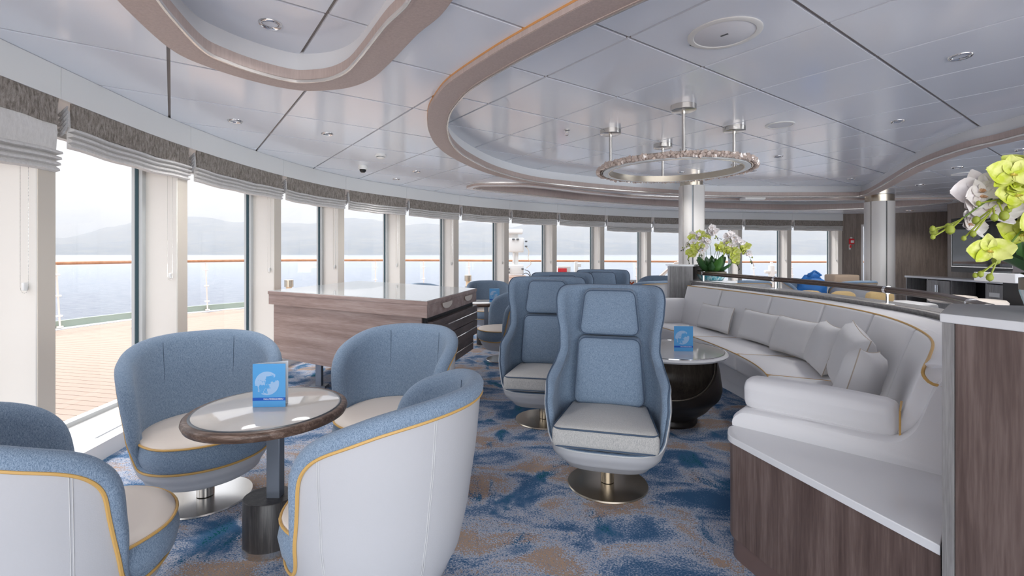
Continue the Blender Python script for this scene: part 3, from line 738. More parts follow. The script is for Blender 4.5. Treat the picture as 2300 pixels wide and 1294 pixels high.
for d in (6000, 6300, 6700, 7100, 7600, 8200, 8900, 9600, 10200):
    row = []
    for k in range(NA + 1):
        px = -500 + 3500 * k / NA; az = (px - 1150) / FPX
        hl = (570 - low(px)) / FPX * 7100; hr = (570 - ridge(px)) / FPX * 9600
        f = interp([(6000, 0), (6300, .35), (6700, .75), (7100, 1), (7600, .8), (8200, .7), (8900, .6), (10200, .3)], d); g = interp([(6000, 0), (7600, 0), (8200, .3), (8900, .7), (9600, 1), (10200, .7)], d)
        h = max(hl * f, hr * g) ; h += (noise.noise(Vector((az * 14, d * .002, 0))) * 30 + noise.noise(Vector((az * 50, d * .006, 3))) * 14) * (f > 0) * (.4 + g)
        z = -14 if d == 6000 else max(-14, 1 + h)
        row.append((az * d, d, z))
    rows.append(row)
mb.grid(rows); mb.build('hills', M_['hills'], kind='structure', ang=180)

mb = MB(); mb.box((0, 6900, 700), (34000, 7200, 1423)); mb.build('sea_haze', M_['haze'], kind='structure', smooth=False)
# ------------------------------------------------------------------ upholstered shells (tub chairs and wing chairs)
def shell_chair(root, pos, edge, bowl, roll, floor_z, m_out, m_in, m_pipe, pipe_r, rollk, m_pipe2=None):
    """pos(phi,z)->(x,y); edge: half list (phi deg,z); bowl: [(radius factor,z)]"""
    half = catmull([(a, z, 0) for a, z in edge], 5)
    E = [(-p.x, p.y) for p in half[::-1]][1:-1] + [(p.x, p.y) for p in half]
    E = [(-half[-1].x, half[-1].y)] + E[:-1] if False else E
    def nr(phi, z):
        a = Vector(pos(phi - 1, z)); b = Vector(pos(phi + 1, z)); d = (b - a); n = Vector((-d.y, d.x)); n.normalize(); p = Vector(pos(phi, z))
        c = Vector(pos(180, z)) + Vector(pos(0, z)); return n if n.dot(p - c / 2) > 0 else -n
    zb = bowl[-1][1]
    cols = []
    for phi, z in E:
        col = []
        for f, zz in bowl: x, y = pos(phi, zb); c = ((pos(180, zb)[0] + pos(0, zb)[0]) / 2, (pos(180, zb)[1] + pos(0, zb)[1]) / 2); col.append((c[0] + (x - c[0]) * f, c[1] + (y - c[1]) * f, zz))
        for k in range(1, 10):
            zz = zb + (z - zb) * k / 9; x, y = pos(phi, zz); col.append((x, y, zz))
        cols.append(col)
    mb = MB(); mb.grid(cols, cv=True); mb.build('outer_shell', m_out, root, ang=70)
    P3 = [Vector((*pos(a, z), z)) for a, z in E]; n = len(P3)
    rows = []; inner = []
    for i in range(n):
        T = (P3[(i + 1) % n] - P3[i - 1]).normalized(); nn = nr(*E[i]); Nn = Vector((nn.x, nn.y, 0)); Bv = T.cross(Nn)
        if Bv.length < 1e-6: Bv = Vector((0, 0, 1))
        Bv.normalize(); rows.append((P3[i], Nn, Bv))
    ib = min(range(n), key=lambda i: abs(E[i][0])); flip = -1 if rows[ib][2].z < 0 else 1
    G = []
    for i, (p, Nn, Bv) in enumerate(rows):
        k = rollk(E[i][1]); G.append([p + Nn * a * k + Bv * b * k * flip for a, b in roll])
    mb = MB(); mb.grid(G, cv=True)
    # inner lining
    run = []
    for i in range(n):
        q = G[i][-1]
        if q.z > floor_z + .01:
            col = []
            for k in range(9):
                z = q.z + (floor_z - q.z) * k / 8; x0, y0 = pos(E[i][0], q.z); x1, y1 = pos(E[i][0], z); col.append((q.x + (x1 - x0), q.y + (y1 - y0), z))
            run.append((i, col))
    run.sort(key=lambda r: E[r[0]][0]); mb.grid([c for _, c in run]); mb.build('lining', m_in, root, ang=75)
    mb = MB(); mb.tube([p + Nn * pipe_r * .6 for p, Nn, Bv in rows], pipe_r, 6, closed=True); mb.build('piping', m_pipe, root)
    if m_pipe2:
        mb = MB(); mb.tube([g[3] + (g[3] - g[5]).normalized() * 0 + rows[i][2] * flip * .002 for i, g in enumerate(G)], pipe_r * .8, 6, closed=True); mb.build('piping', m_pipe2, root, label='slate blue inner piping')
    return nr
def polar_cushion(mb, rf, z0, z1, dome=.015, n=48, bul=.012):
    rows = []
    def r_(k, f, d=0): a = 2 * PI * k / n; r = rf(a) * f + d; return (r * math.sin(a), r * math.cos(a))
    for f, z, d in ((0, z0, 0), (.97, z0, 0), (1, z0 + .01, 0), (1, (z0 + z1) / 2, bul), (1, z1 - .008, 0), (.985, z1, 0), (.8, z1 + dome * .6, 0), (.4, z1 + dome, 0), (0, z1 + dome, 0)):
        rows.append([(*r_(k, f, d), z) for k in range(n)])
    mb.grid(rows, cu=True)
# ---- tub chair
def tub(name, label, group, m_top='cream'):
    root = thing(name, label, 'chair', (0, 0, 0), 0, group)
    rz = [(.15, .22), (.19, .285), (.24, .315), (.30, .335), (.45, .362), (.70, .388), (.92, .400)]
    def pos(phi, z):
        r = interp(rz, z); a = R(phi); y = r * math.cos(a); x = r * math.sin(a)
        return (x * 1.0, y + (.03 * max(0, (z - .4) / .5)) * (1 if math.cos(a) > 0 else 1) * .5)
    edge = [(0, .852), (20, .852), (40, .843), (58, .823), (74, .788), (86, .755), (94, .715), (99, .66), (101.5, .57), (103.5, .50), (106, .42), (109, .35), (113, .305), (120, .285), (135, .28), (158, .28), (180, .28)]
    roll = [(.002, -.004), (.010, .010), (.012, .028), (.004, .045), (-.012, .056), (-.032, .056), (-.052, .044), (-.064, .024), (-.068, 0)]
    nr = shell_chair(root, pos, edge, [(0, .15), (.5, .15), (.88, .156), (.97, .172), (1, .195)], roll, .33, M_['leather'], M_['fabric_blue'], M_['gold'], .0065, lambda z: interp([(.27, .30), (.34, .45), (.5, .9), (.6, 1)], z))
    rf = lambda a: interp([(0, .305), (1.6, .30), (2.0, .325), (2.5, .35), (PI, .355)], min(a, 2 * PI - a))
    mb = MB(); polar_cushion(mb, rf, .292, .412, 0, bul=.010); mb.build('seat_base', M_['fabric_blue'], root, ang=50)
    mb = MB(); polar_cushion(mb, lambda a: rf(a) - .004, .40, .425, .018, bul=.002); sc = mb.build('seat', M_[m_top], root, ang=50)
    mb = MB(); mb.tube([((rf(a) + .001) * math.sin(a), (rf(a) + .001) * math.cos(a), .414) for a in [2 * PI * k / 60 for k in range(60)]], .0055, 6, closed=True); mb.build('piping', M_['gold'], root)
    mb = MB()
    for ph in (-88, -32, 32, 88):
        ztop = interp([(0, .865), (40, .85), (58, .828), (74, .79), (86, .755)], abs(ph)) - .01
        for d in (-.55, .55):
            mb.tube([(*[c * 1.003 for c in pos(ph + d, z)], z) for z in [.20 + (ztop - .20) * k / 12 for k in range(13)]], .0012, 4)
    mb.build('seam', M_['greypipe'], root)
    mb = MB()
    for ph in (-34, 34):
        mb.tube([(pos(ph, z)[0] * (1 - .066 / .38), pos(ph, z)[1] * (1 - .066 / .38) - .0, z) for z in [.45 + .42 * k / 12 for k in range(13)]], .0013, 4)
    mb.build('lining_seam', M_['bluepipe'], root)
    mb = MB(); mb.lathe([(0, .02), (.045, .02), (.045, .16), (0, .16)], 28); mb.build('swivel_post', M_['steel'], root)
    mb = MB(); mb.lathe([(0, 0), (.238, 0), (.242, .006), (.238, .013), (.05, .016), (0, .017)], 64); mb.build('base_disc', M_['steel'], root, ang=50)
    return root
# ---- wing chair
def wing(name, label, group):
    root = thing(name, label, 'chair', (0, 0, 0), 0, group)
    hw = [(.15, .20), (.19, .275), (.25, .325), (.36, .355), (.52, .372), (.62, .362), (.70, .330), (.78, .312), (.88, .320), (1.0, .345), (1.1, .358), (1.2, .355)]
    bd = [(.17, .18), (.21, .25), (.27, .285), (.6, .30), (1.2, .30)]
    yc = [(.15, -.01), (.4, .0), (.7, .035), (1.2, .10)]
    def pos(phi, z):
        a = R(phi); s, c = math.sin(a), math.cos(a); e = .62
        return (interp(hw, z) * math.copysign(abs(s) ** e, s), interp(yc, z) + interp(bd, z) * math.copysign(abs(c) ** e, c))
    edge = [(0, 1.165), (20, 1.165), (38, 1.163), (50, 1.160), (60, 1.145), (67, 1.11), (71, 1.045), (73.5, .94), (76, .86), (79, .79), (84, .725), (92, .67), (101, .635), (108, .61), (112.5, .575), (115, .52), (117, .45), (118.5, .40), (121, .35), (125, .318), (132, .302), (145, .297), (160, .295), (180, .295)]
    roll = [(.001, -.003), (.006, .004), (.006, .012), (.0, .020), (-.012, .024), (-.028, .020), (-.042, .006), (-.048, -.012)]
    nr = shell_chair(root, pos, edge, [(0, .14), (.5, .143), (.9, .155), (1, .185)], roll, .33, M_['leather'], M_['fabric_blue'], M_['greypipe'], .0055, lambda z: interp([(.29, .5), (.38, .8), (.5, 1)], z), M_['bluepipe'])
    # fillers so the cushions sit in an upholstered back
    def lean(v):   # cushion local (x, thickness, height) -> chair
        return v
    def ypos(z): return interp([(.3, .20), (.42, .195), (.80, .235), (1.16, .315)], z)
    def backc(w0, w1, z0, z1, th, name, r, lab=None):
        zc, hh = (z0 + z1) / 2, z1 - z0
        mb = MB()
        def fn(v):   # rbox local: x=width, y=height, z=thickness(+ towards front)
            t = (v.y + hh / 2) / hh; wv = w0 + (w1 - w0) * t; z = z0 + hh * t
            return Vector((v.x * wv, ypos(z) - v.z + .0, z))
        mb.rbox((1, hh, th), .035, 8, fn, puff=.022)
        # rbox radius acts in unit width, so rescale corner by hand
        mb2 = MB(); k = (w0 + w1) / 2
        def fn2(v):
            t = (v.y + hh / 2) / hh; wv = (w0 + (w1 - w0) * t) / k; z = z0 + hh * t
            return Vector((v.x * wv, ypos(z) - v.z, z))
        mb2.rbox((k, hh, th), r, 8, fn2, puff=.020); o = mb2.build(name, M_['fabric_blue'], root, ang=50)
        # piping round the face
        pts = []; rr = .045
        hx, hy = k / 2 - r * .2, hh / 2 - r * .2
        for cx, cy, a0 in ((hx - rr, hy - rr, 0), (-hx + rr, hy - rr, 90), (-hx + rr, -hy + rr, 180), (hx - rr, -hy + rr, 270)):
            for q in range(7):
                a = R(a0 + q * 15); pts.append(fn2(Vector((cx + rr * math.cos(a), cy + rr * math.sin(a), th / 2 - r * .36))))
        p = MB(); p.tube(pts, .0048, 6, closed=True); p.build('cushion_piping', M_['bluepipe'], o)
        return o
    backc(.46, .40, .43, .862, .15, 'back_cushion', .05)
    backc(.40, .335, .868, 1.165, .15, 'headrest', .05)
    # seat cushion
    mb = MB(); z0, z1 = .305, .43
    def fs(v):
        t = (v.y + .27) / .54   # 0 front .. 1 back
        return Vector((v.x * (1.0 - .18 * t), v.y - .045, v.z + (z0 + z1) / 2 + .012 * (1 - t)))
    mb.rbox((.585, .56, z1 - z0), .035, 8, fs, puff=.022); st = mb.build('seat', M_['fabric_seat'], root, ang=50)
    for zz, mm in ((.050, 'bluepipe'), (-.046, 'bluepipe')):
        pts = []; rr = .05; hx, hy = .2925 - .004, .28 - .004
        for cx, cy, a0 in ((hx - rr, hy - rr, 0), (-hx + rr, hy - rr, 90), (-hx + rr, -hy + rr, 180), (hx - rr, -hy + rr, 270)):
            for q in range(7): a = R(a0 + q * 15); pts.append(fs(Vector((cx + rr * math.cos(a), cy + rr * math.sin(a), zz))))
        p = MB(); p.tube(pts, .0048, 6, closed=True); p.build('cushion_piping', M_[mm], st)
    mb = MB(); mb.lathe([(0, .02), (.040, .02), (.040, .15), (0, .15)], 28); mb.build('swivel_post', M_['steel_warm'], root)
    mb = MB(); mb.lathe([(0, 0), (.238, 0), (.242, .006), (.238, .013), (.05, .017), (0, .017)], 64); mb.build('base_disc', M_['steel_warm'], root, ang=50)
    return root
def face(dx, dy): return math.atan2(dx, -dy)
TUBG = 'blue and white swivel tub chairs'
t0 = tub('tub_chair', 'blue and white tub chair by the window, left behind the near round table', TUBG)
t0.location = (-1.76, 2.71, 0); t0.rotation_euler = (0, 0, face(.50, -.62))
TC = [(-.75, 2.95, (-.30, -.95), 'blue tub chair with cream seat facing us in front of the map case'),
      (-.535, 1.88, (-.93, .26), 'white-backed tub chair in the foreground centre, right of the near round table'),
      (-1.60, 1.645, (.60, .80), 'white-backed tub chair cut off by the lower left corner of the picture'),
      (-.10, 6.25, (-.93, -.30), 'tub chair beyond the map case with its seat seen from the side'),
      (-.40, 8.35, (.25, -1), 'tub chair behind the small far table with the menu card'),
      (-1.25, 7.75, (.95, -.3), 'tub chair mostly hidden behind the right end of the map case'),
      (2.55, 8.95, (-.35, .9), 'tub chair seen from behind, right of the sign with the red cross'),
      (3.15, 10.35, (-.6, -.8), 'tub chair by the windows, just left of the partition end post'),
      (4.55, 9.1, (.2, 1), 'tub chair behind the partition, right of the orchid bowl'),
      (5.72, 9.2, (.4, -.9), 'tub chair with the blue bag on it'),
      (6.45, 9.0, (-.1, 1), 'tub chair seen from behind with the tan box showing above it')]
tubs = [t0]
for x, y, d, lab in TC: tubs.append(dup(t0, (x, y, 0), face(*d), lab))
WG = 'high-backed wing chairs'
w0 = wing('wing_chair', 'nearest high-backed blue wing chair with grey seat, in the middle', WG)
w0.location = (.58, 2.87, 0); w0.rotation_euler = (0, 0, face(-.26, -1))
for x, y, d, lab in ((.27, 3.98, (-.18, -1), 'second high-backed wing chair, just behind and left of the nearest one'),
                     (.53, 5.0, (-.10, -1), 'third wing chair of the row, only its low left headrest corner showing'),
                     (1.16, 5.95, (-.12, -1), 'farthest wing chair, its headrest rising above the others')): dup(w0, (x, y, 0), face(*d), lab)

# ------------------------------------------------------------------ tables
def near_table(loc, lab, s=1):
    t = thing('round_table', lab, 'table', (*loc, 0), 0, 'round cocktail tables')
    mb = MB(); r = .352; z = .67
    mb.lathe([(0, z - .045), (r - .03, z - .045), (r - .008, z - .038), (r, z - .02), (r - .004, z - .006), (r - .012, z), (r - .034, z), (r - .034, z - .006), (0, z - .006)], 72); mb.build('table_edge', M_['wood_edge'], t, ang=50)
    mb = MB(); mb.lathe([(0, z - .005), (r - .036, z - .005), (r - .036, z + .001), (r - .040, z + .0025), (0, z + .0025)], 72); mb.build('table_top', M_['table_glass'], t, ang=50)
    mb = MB(); mb.lathe([(r - .040, z + .0025), (r - .034, z + .004), (r - .028, z + .0005)], 72); mb.build('inlay', M_['darkmetal'], t)
    mb = MB(); mb.box((.03, 0, .43), (.062, .05, .40)); mb.build('post', M_['steelblue'], t, bevel=.002)
    mb = MB(); mb.lathe([(0, .03), (.116, .03), (.116, .246), (.113, .25), (0, .25)], 40, sx=1.0, sy=.85); mb.build('pedestal', M_['wood_dark'], t, ang=50)
    mb = MB(); mb.lathe([(0, 0), (.119, 0), (.119, .032), (0, .032)], 40, sx=1, sy=.85); mb.build('steel_band', M_['steel'], t)
    return t
M_['steelblue'] = mat('satin_grey_steel', (.25, .28, .33), .35, .7)
nt_ = near_table((-1.155, 2.245), 'near round table with pale top and dark wooden edge, holding a menu')
near_table((-.42, 7.15), 'small far round table between the tub chairs beyond the map case')
near_table((2.25, 9.72), 'small far round table under the sign with the red cross')
# menu cards
def menu(loc, rz, lab):
    t = thing('menu_card', lab, 'menu', loc, rz, 'folded blue menu cards')
    wd, ht = .152, .205
    mb = MB(); mb.box((wd / 2, 0, ht / 2), (wd, .0012, ht)); fr = mb.build('cover', M_['card_front'], t, smooth=False)
    mb = MB(); a = R(24); mb.box((wd / 2 * math.cos(a), wd / 2 * math.sin(a), ht / 2), (wd, .0012, ht), a); mb.build('back_leaf', M_['card_white'], t, smooth=False)
    mb = MB(); mb.box((wd / 2, -.0010, .0375), (wd, .0008, .0145)); bd = mb.build('band', M_['card_band'], fr, smooth=False)
    cu = bpy.data.curves.new('lettering', 'FONT'); cu.body = 'BAR & BEVERAGE MENU'; cu.size = .0085; cu.align_x = 'RIGHT'; cu.offset = .0003
    tmp = bpy.data.objects.new('lettering_tmp', cu); COL.objects.link(tmp); dg = bpy.context.evaluated_depsgraph_get(); me = bpy.data.meshes.new_from_object(tmp.evaluated_get(dg)); bpy.data.objects.remove(tmp)
    me.materials.clear(); me.materials.append(M_['card_white']); o = bpy.data.objects.new('lettering', me); link(o, fr); KIDS.setdefault(fr.name, []).append(o)
    o.rotation_euler = (R(90), 0, 0); o.location = (wd - .010, -.0017, .0348)
    return t
m = mat('menu_front', (.10, .36, .70), .3); nt = m.node_tree; tcx = N(nt, 'ShaderNodeTexCoord'); sp = N(nt, 'ShaderNodeSeparateXYZ'); L(nt, tcx.outputs['Object'], sp.inputs[0])
dx_ = math_(nt, 'SUBTRACT', sp.outputs[0], .066); dz_ = math_(nt, 'SUBTRACT', sp.outputs[2], .112)
rr_ = math_(nt, 'SQRT', math_(nt, 'ADD', math_(nt, 'MULTIPLY', dx_, dx_), math_(nt, 'MULTIPLY', dz_, dz_)))
dk = math_(nt, 'LESS_THAN', rr_, .056)
q = N(nt, 'ShaderNodeTexNoise', inp={'Scale': 24, 'Detail': 5, 'Roughness': .65}); L(nt, tcx.outputs['Object'], q.inputs['Vector'])
dd_ = math_(nt, 'ADD', math_(nt, 'MULTIPLY', math_(nt, 'ABSOLUTE', math_(nt, 'ADD', dz_, math_(nt, 'MULTIPLY', dx_, -.5)), 0), 5.5), q.outputs[0])
ld = math_(nt, 'GREATER_THAN', dd_, .62)
fa = math_(nt, 'MULTIPLY', dk, ld); mx = N(nt, 'ShaderNodeMix', data_type='RGBA'); L(nt, fa, mx.inputs[0]); mx.inputs[6].default_value = (.10, .37, .72, 1); mx.inputs[7].default_value = (.36, .54, .78, 1); L(nt, mx.outputs[2], P(m).inputs['Base Color']); M_['card_front'] = m
menu((-1.228, 2.235, .673), R(3), 'blue folded menu card with a globe on the near round table')
menu((1.325, 3.86, .603), R(-4), 'blue folded menu card on the oval stone coffee table')
menu((-.34, 7.1, .673), R(0), 'blue menu card on the far table beyond the map case')
# sign with the cross
t = thing('table_sign', 'small white sign with a red cross beside the farthest wing chair', 'sign', (2.42, 9.55, .673), R(-8))
mb = MB(); mb.box((0, 0, .1), (.19, .012, .20)); cd = mb.build('card', M_['card_white'], t, bevel=.003)
mb = MB(); M = Matrix.Rotation(R(45), 3, 'Y'); mb.box((0, -.008, .115), (.125, .006, .028), M=M); mb.box((0, -.0085, .115), (.028, .006, .125), M=M); mb.build('cross', mat('red_brown_cross', (.45, .08, .02), .5), cd)

# ------------------------------------------------------------------ coffee table
t = thing('coffee_table', 'round stone-topped coffee table on a dark sculpted bronze base by the sofa', 'table', (1.33, 3.96, 0))
mb = MB(); r = .445; z = .60
mb.lathe([(0, z - .04), (r - .05, z - .04), (r - .01, z - .03), (r, z - .015), (r - .008, z - .002), (r - .028, z), (r - .028, z - .008), (0, z - .008)], 72); mb.build('table_edge', M_['stone'], t, ang=50)
mb = MB(); mb.lathe([(0, z - .007), (r - .030, z - .007), (r - .030, z + .003), (0, z + .003)], 72); mb.build('table_top', mat('marble_top', (.56, .55, .54), .05, spec=.7), t, ang=50)
mb = MB(); mb.lathe([(r - .031, z - .002), (r - .030, z + .006), (r - .026, z + .006), (r - .024, z - .002)], 72); mb.build('metal_ring', M_['chrome'], t)
prof = [(0, 0), (.20, 0), (.215, .02), (.20, .05), (.30, .14), (.385, .24), (.40, .30), (.385, .42), (.36, .56)]
rows = []; n = 64
rowsin = []
def cut(a):   # height of the shell: scooped open on two sides
    d = (a - R(252) + PI) % (2 * PI) - PI; s = math.cos(d * 1.15) if abs(d) < 1.36 else 0; return .56 - .28 * s ** .8 if s > 0 else .56
for k in range(n):
    a = 2 * PI * k / n; zt = min(.56, cut(a)); col = []; ci = []
    pr = catmull([(p[0], p[1], 0) for p in prof], 3)
    pr = [p for p in pr if p.y <= zt] ; 
    m_ = 22
    for q in range(m_):
        zz = zt * q / (m_ - 1); rr = interp([(p[1], p[0]) for p in prof[1:]], zz); col.append((rr * math.cos(a), rr * math.sin(a), zz)); ri = max(.02, rr - .035); 
        zi = max(.09, zz); ri = ri if zz > .09 else ri * (zz / .09); ci.append((ri * math.cos(a), ri * math.sin(a), zi))
    rows.append(col); rowsin.append(ci)
mb = MB(); mb.grid(rows, cv=True); mb.grid([[r[-1] for r in rows], [r[-1] for r in rowsin]], cu=True); b = mb.build('base', M_['bronze'], t, ang=45)
mb = MB(); mb.grid(rowsin, cv=True); mb.build('inner_bowl', M_['bronze_in'], b, ang=60)
mb = MB()
rim = [Vector(r[-1]) for r in rows]; mb.tube([(p + Vector(q[-1])) / 2 + Vector((0, 0, .001)) for p, q in zip(rim, rowsin)], .004, 5, closed=True); mb.build('rim', M_['steel_warm'], b)

# ------------------------------------------------------------------ map case (display cabinet)
A_, B_, C_, D_ = (-2.62, 5.06), (-.705, 3.93), (-.40, 5.40), (-2.26, 6.95)
t = thing('map_case', 'wooden map case with a glass top and drawers at its right end', 'cabinet', (-1.5, 5.3, 0))
def lq(ps): return [(p[0] + 1.5, p[1] - 5.3) for p in ps]
def insetq(ps, d):
    n = len(ps); out = []
    for i in range(n):
        a, b, c = Vector(ps[i - 1]), Vector(ps[i]), Vector(ps[(i + 1) % n]); u = (a - b).normalized(); v = (c - b).normalized(); s = math.sqrt(max(1e-6, 1 - (u.dot(v)) ** 2)); out.append(tuple(b + (u + v) * (d / s)))
    return out
Q = lq([A_, B_, C_, D_])
wdir = Vector(B_) - Vector(A_); M_['wood_case_r'] = wood('case_laminate_turned', (.24, .165, .145), (.33, .24, .215), (.43, .335, .305), 'X', turn=R(30.5))
mb = MB(); mb.prism(insetq(Q, .008), .86, .968); up = mb.build('upper_case', M_['wood_case_r'], t, smooth=False)
mb = MB(); ring_ = insetq(Q, .085)
vs = [(*p, .968) for p in Q] + [(*p, .968) for p in ring_] + [(*p, 1.0) for p in Q] + [(*p, 1.0) for p in ring_]; fs = []
for i in range(4):
    j = (i + 1) % 4; fs += [(i, j, 4 + j, 4 + i), (8 + i, 12 + i, 12 + j, 8 + j), (i, 8 + i, 8 + j, j), (4 + i, 4 + j, 12 + j, 12 + i)]
mb.add(vs, fs); mb.build('top_frame', M_['wood_frame'] if 'wood_frame' in M_ else M_['wood_edge2'] if 'wood_edge2' in M_ else M_['wood_case_r'], t, smooth=False, bevel=.003)
mb = MB(); mb.prism(insetq(Q, .012), .9995, 1.004); mb.build('glass_top', mat('case_glass', (.50, .53, .54), .02, spec=1.0), t, smooth=False)
Q2 = insetq(Q, .05); Q2 = [Q2[0], (Q2[1][0] - .0, Q2[1][1]), Q2[2], Q2[3]]
a_, b_ = Vector(Q2[1]), Vector(Q2[2]); e_ = (b_ - a_).normalized(); o_ = Vector((e_.y, -e_.x))
mb = MB(); mb.prism([Q2[0], tuple(a_ - o_ * .03), tuple(b_ - o_ * .03), Q2[3]], .29, .86); mb.build('body', M_['wood_case_r'], t, smooth=False)
mb = MB(); mb.prism([tuple(a_ - o_ * .03 + e_ * .02), tuple(a_ + o_ * .005 + e_ * .02), tuple(b_ + o_ * .005), tuple(b_ - o_ * .03)], .33, .85); mb.build('drawer_void', M_['black'], t, smooth=False)
ln_ = (b_ - a_).length
for k in range(3):
    z1_ = .815 - k * .165; z0_ = z1_ - .158; ex = (0, .0, .07)[k]; o1 = .055 + .0 * k if k < 2 else .03
    mb = MB(); mb.prism([tuple(a_ + e_ * .05 + o_ * .0), tuple(a_ + e_ * .05 + o_ * o1), tuple(a_ + e_ * (ln_ + .02 - ex) + o_ * o1), tuple(a_ + e_ * (ln_ + .02 - ex))], z0_, z1_); dr_ = mb.build('drawer', M_['wood_drawer'], t, smooth=False, bevel=.002)
    p0 = a_ + e_ * .33 + o_ * (o1 + .035); p1 = a_ + e_ * (ln_ - .12) + o_ * (o1 + .035); zz = (z0_ + z1_) / 2 + .02
    mb = MB(); mb.tube([(*p0, zz), (*p1, zz)], .006, 8)
    for p in (p0 + e_ * .03, p1 - e_ * .03): mb.tube([(*p, zz), (*(p - o_ * .036), zz)], .005, 6)
    mb.build('drawer_handle', M_['chrome'], dr_)
for s_ in (.30, .78):
    c = a_ + e_ * ln_ * s_ + o_ * .052; pts = [(c + e_ * .13 * math.cos(R(180 + q * 15)), .045 * math.sin(R(180 + q * 15))) for q in range(13)]
    poly = [(*p, .94 + z) for p, z in pts] + [(*(c + e_ * .13), .952), (*(c - e_ * .13), .952)]; n_ = len(poly)
    vs = poly + [(p[0] + o_.x * .004, p[1] + o_.y * .004, p[2]) for p in poly]; mb = MB(); mb.add(vs, [tuple(range(n_)), tuple(range(n_, 2 * n_))[::-1]] + [(i, (i + 1) % n_, n_ + (i + 1) % n_, n_ + i) for i in range(n_)]); mb.build('grip_recess', M_['cream'], t, smooth=False)
for (x, y) in ((-.72, 5.02), (-.78, 5.75), (-2.02, 4.95), (-2.1, 6.3)):
    mb = MB(); mb.box((x + 1.5, y - 5.3, .155), (.06, .06, .29)); mb.box((x + 1.5, y - 5.3, .012), (.16, .12, .024)); mb.build('leg', M_['steelblue'], t, bevel=.002)
# ------------------------------------------------------------------ curved sofa
SB = catmull([(2.44, 6.42, 0), (2.68, 5.2, 0), (2.77, 4.2, 0), (2.66, 3.3, 0), (2.26, 2.46, 0), (1.66, 1.79, 0)], 12)
SF = catmull([(1.80, 6.28, 0), (2.0, 5.3, 0), (2.06, 4.4, 0), (1.95, 3.65, 0), (1.58, 2.92, 0), (1.12, 2.31, 0)], 12)
def sp_(t, u, z):
    t = max(0, min(1, t)) * (len(SB) - 1); i = min(int(t), len(SB) - 2); f = t - i
    b = SB[i].lerp(SB[i + 1], f); a = SF[i].lerp(SF[i + 1], f); p = a + (b - a) * u; return Vector((p.x, p.y, z))
SL = sum((SB[i] - SB[i + 1]).length for i in range(len(SB) - 1))
ts = [k / 50 for k in range(51)]
sofa = thing('curved_sofa', 'long curved pale leather sofa with gold piping wrapping round the coffee table', 'sofa', (2.0, 4.0, 0))
SO = Vector((2.0, 4.0, 0))
def sg(u0, z0, u1, z1, u2, z2, u3, z3, t0=0, t1=1, n=50):
    mb = MB(); rows = []
    for k in range(n + 1):
        t = t0 + (t1 - t0) * k / n; rows.append([sp_(t, u, z) - SO for u, z in ((u0, z0), (u1, z1), (u2, z2), (u3, z3))])
    mb.grid(rows, cu=True); mb.f += [[0, 1, 2, 3], [4 * n + q for q in (3, 2, 1, 0)]]; mb.m += [0, 0]; return mb
sg(.24, 0, .95, 0, .95, .12, .22, .12, .0, .93).build('plinth', M_['leather_sofa'], sofa)
sg(.17, .13, .95, .13, .95, .31, .10, .31, .0, .93).build('seat_base', M_['leather_sofa'], sofa)
segs = [(.01, .20), (.205, .405), (.41, .605), (.61, .80), (.805, .955)]
for a, b in segs:
    Lg = SL * (b - a) * .9
    def fn(v): return sp_((a + b) / 2 + v.x / Lg * (b - a), .42 + v.y / .72, v.z + .395) - SO
    mb = MB(); mb.rbox((Lg, .60, .17), .03, 8, fn, puff=.018); sc = mb.build('seat_cushion', M_['leather_sofa'], sofa, ang=50)
    pts = [fn(Vector((Lg * (-.495), .25 - .53 * k / 8, .075))) for k in range(9)] + [fn(Vector((Lg * (-.49 + .98 * k / 16), -.292, .078))) for k in range(17)] + [fn(Vector((Lg * .495, -.28 + .53 * k / 8, .075))) for k in range(9)]
    mb = MB(); mb.tube(pts, .0045, 6); mb.build('piping', M_['gold'], sc)
bk = [(.0, .115), (.12, .27), (.275, .43), (.435, .58), (.585, .74), (.745, .99)]
for a, b in bk:
    Lg = SL * (b - a)
    def fn(v):
        h = (v.y + .27) / .54; z = .44 + .525 * h
        return sp_((a + b) / 2 + v.x / Lg * (b - a), .80 + .15 * h + .04 * h * h - v.z * 1.3, z) - SO
    mb = MB(); mb.rbox((Lg, .54, .14), .018, 8, fn, puff=.006); mb.build('back_panel', M_['leather_sofa'], sofa, ang=50)
rows = []
mb = MB()
for k in range(51):
    t = k / 50; e = .0; rows.append([sp_(t, u, z) - SO for u, z in ((.93, .955), (1.0, .968), (1.10, .970), (1.24, .968), (1.24, .9), (.95, .9))])
mb.grid(rows, cu=True); mb.f += [list(range(6)), list(range(300, 306))[::-1]]; mb.m += [0, 0]; mb.build('back_top', M_['leather_sofa'], sofa)
pts = [sp_(t, .915, .966) - SO for t in ts[:49]]; e0 = pts[-1]
dn = (sp_(1, 1, 0) - sp_(1, 0, 0)).normalized(); out_ = Vector((-dn.y, dn.x, 0)); out_ = out_ if out_.y < 0 else -out_
c0 = sp_(1.0, .90, 0) - SO
pts += [Vector((c0.x, c0.y, .95)) - out_ * .03, Vector((c0.x, c0.y, .925)) + out_ * .0, Vector((c0.x, c0.y, .90)) + out_ * .022 + dn * .03, Vector((c0.x, c0.y, .90)) + out_ * .024 + dn * .10, Vector((c0.x, c0.y, .90)) + out_ * .024 + dn * .16]
mb = MB(); mb.tube(catmull(pts, 3), .006, 6); mb.build('piping', M_['gold'], sofa)
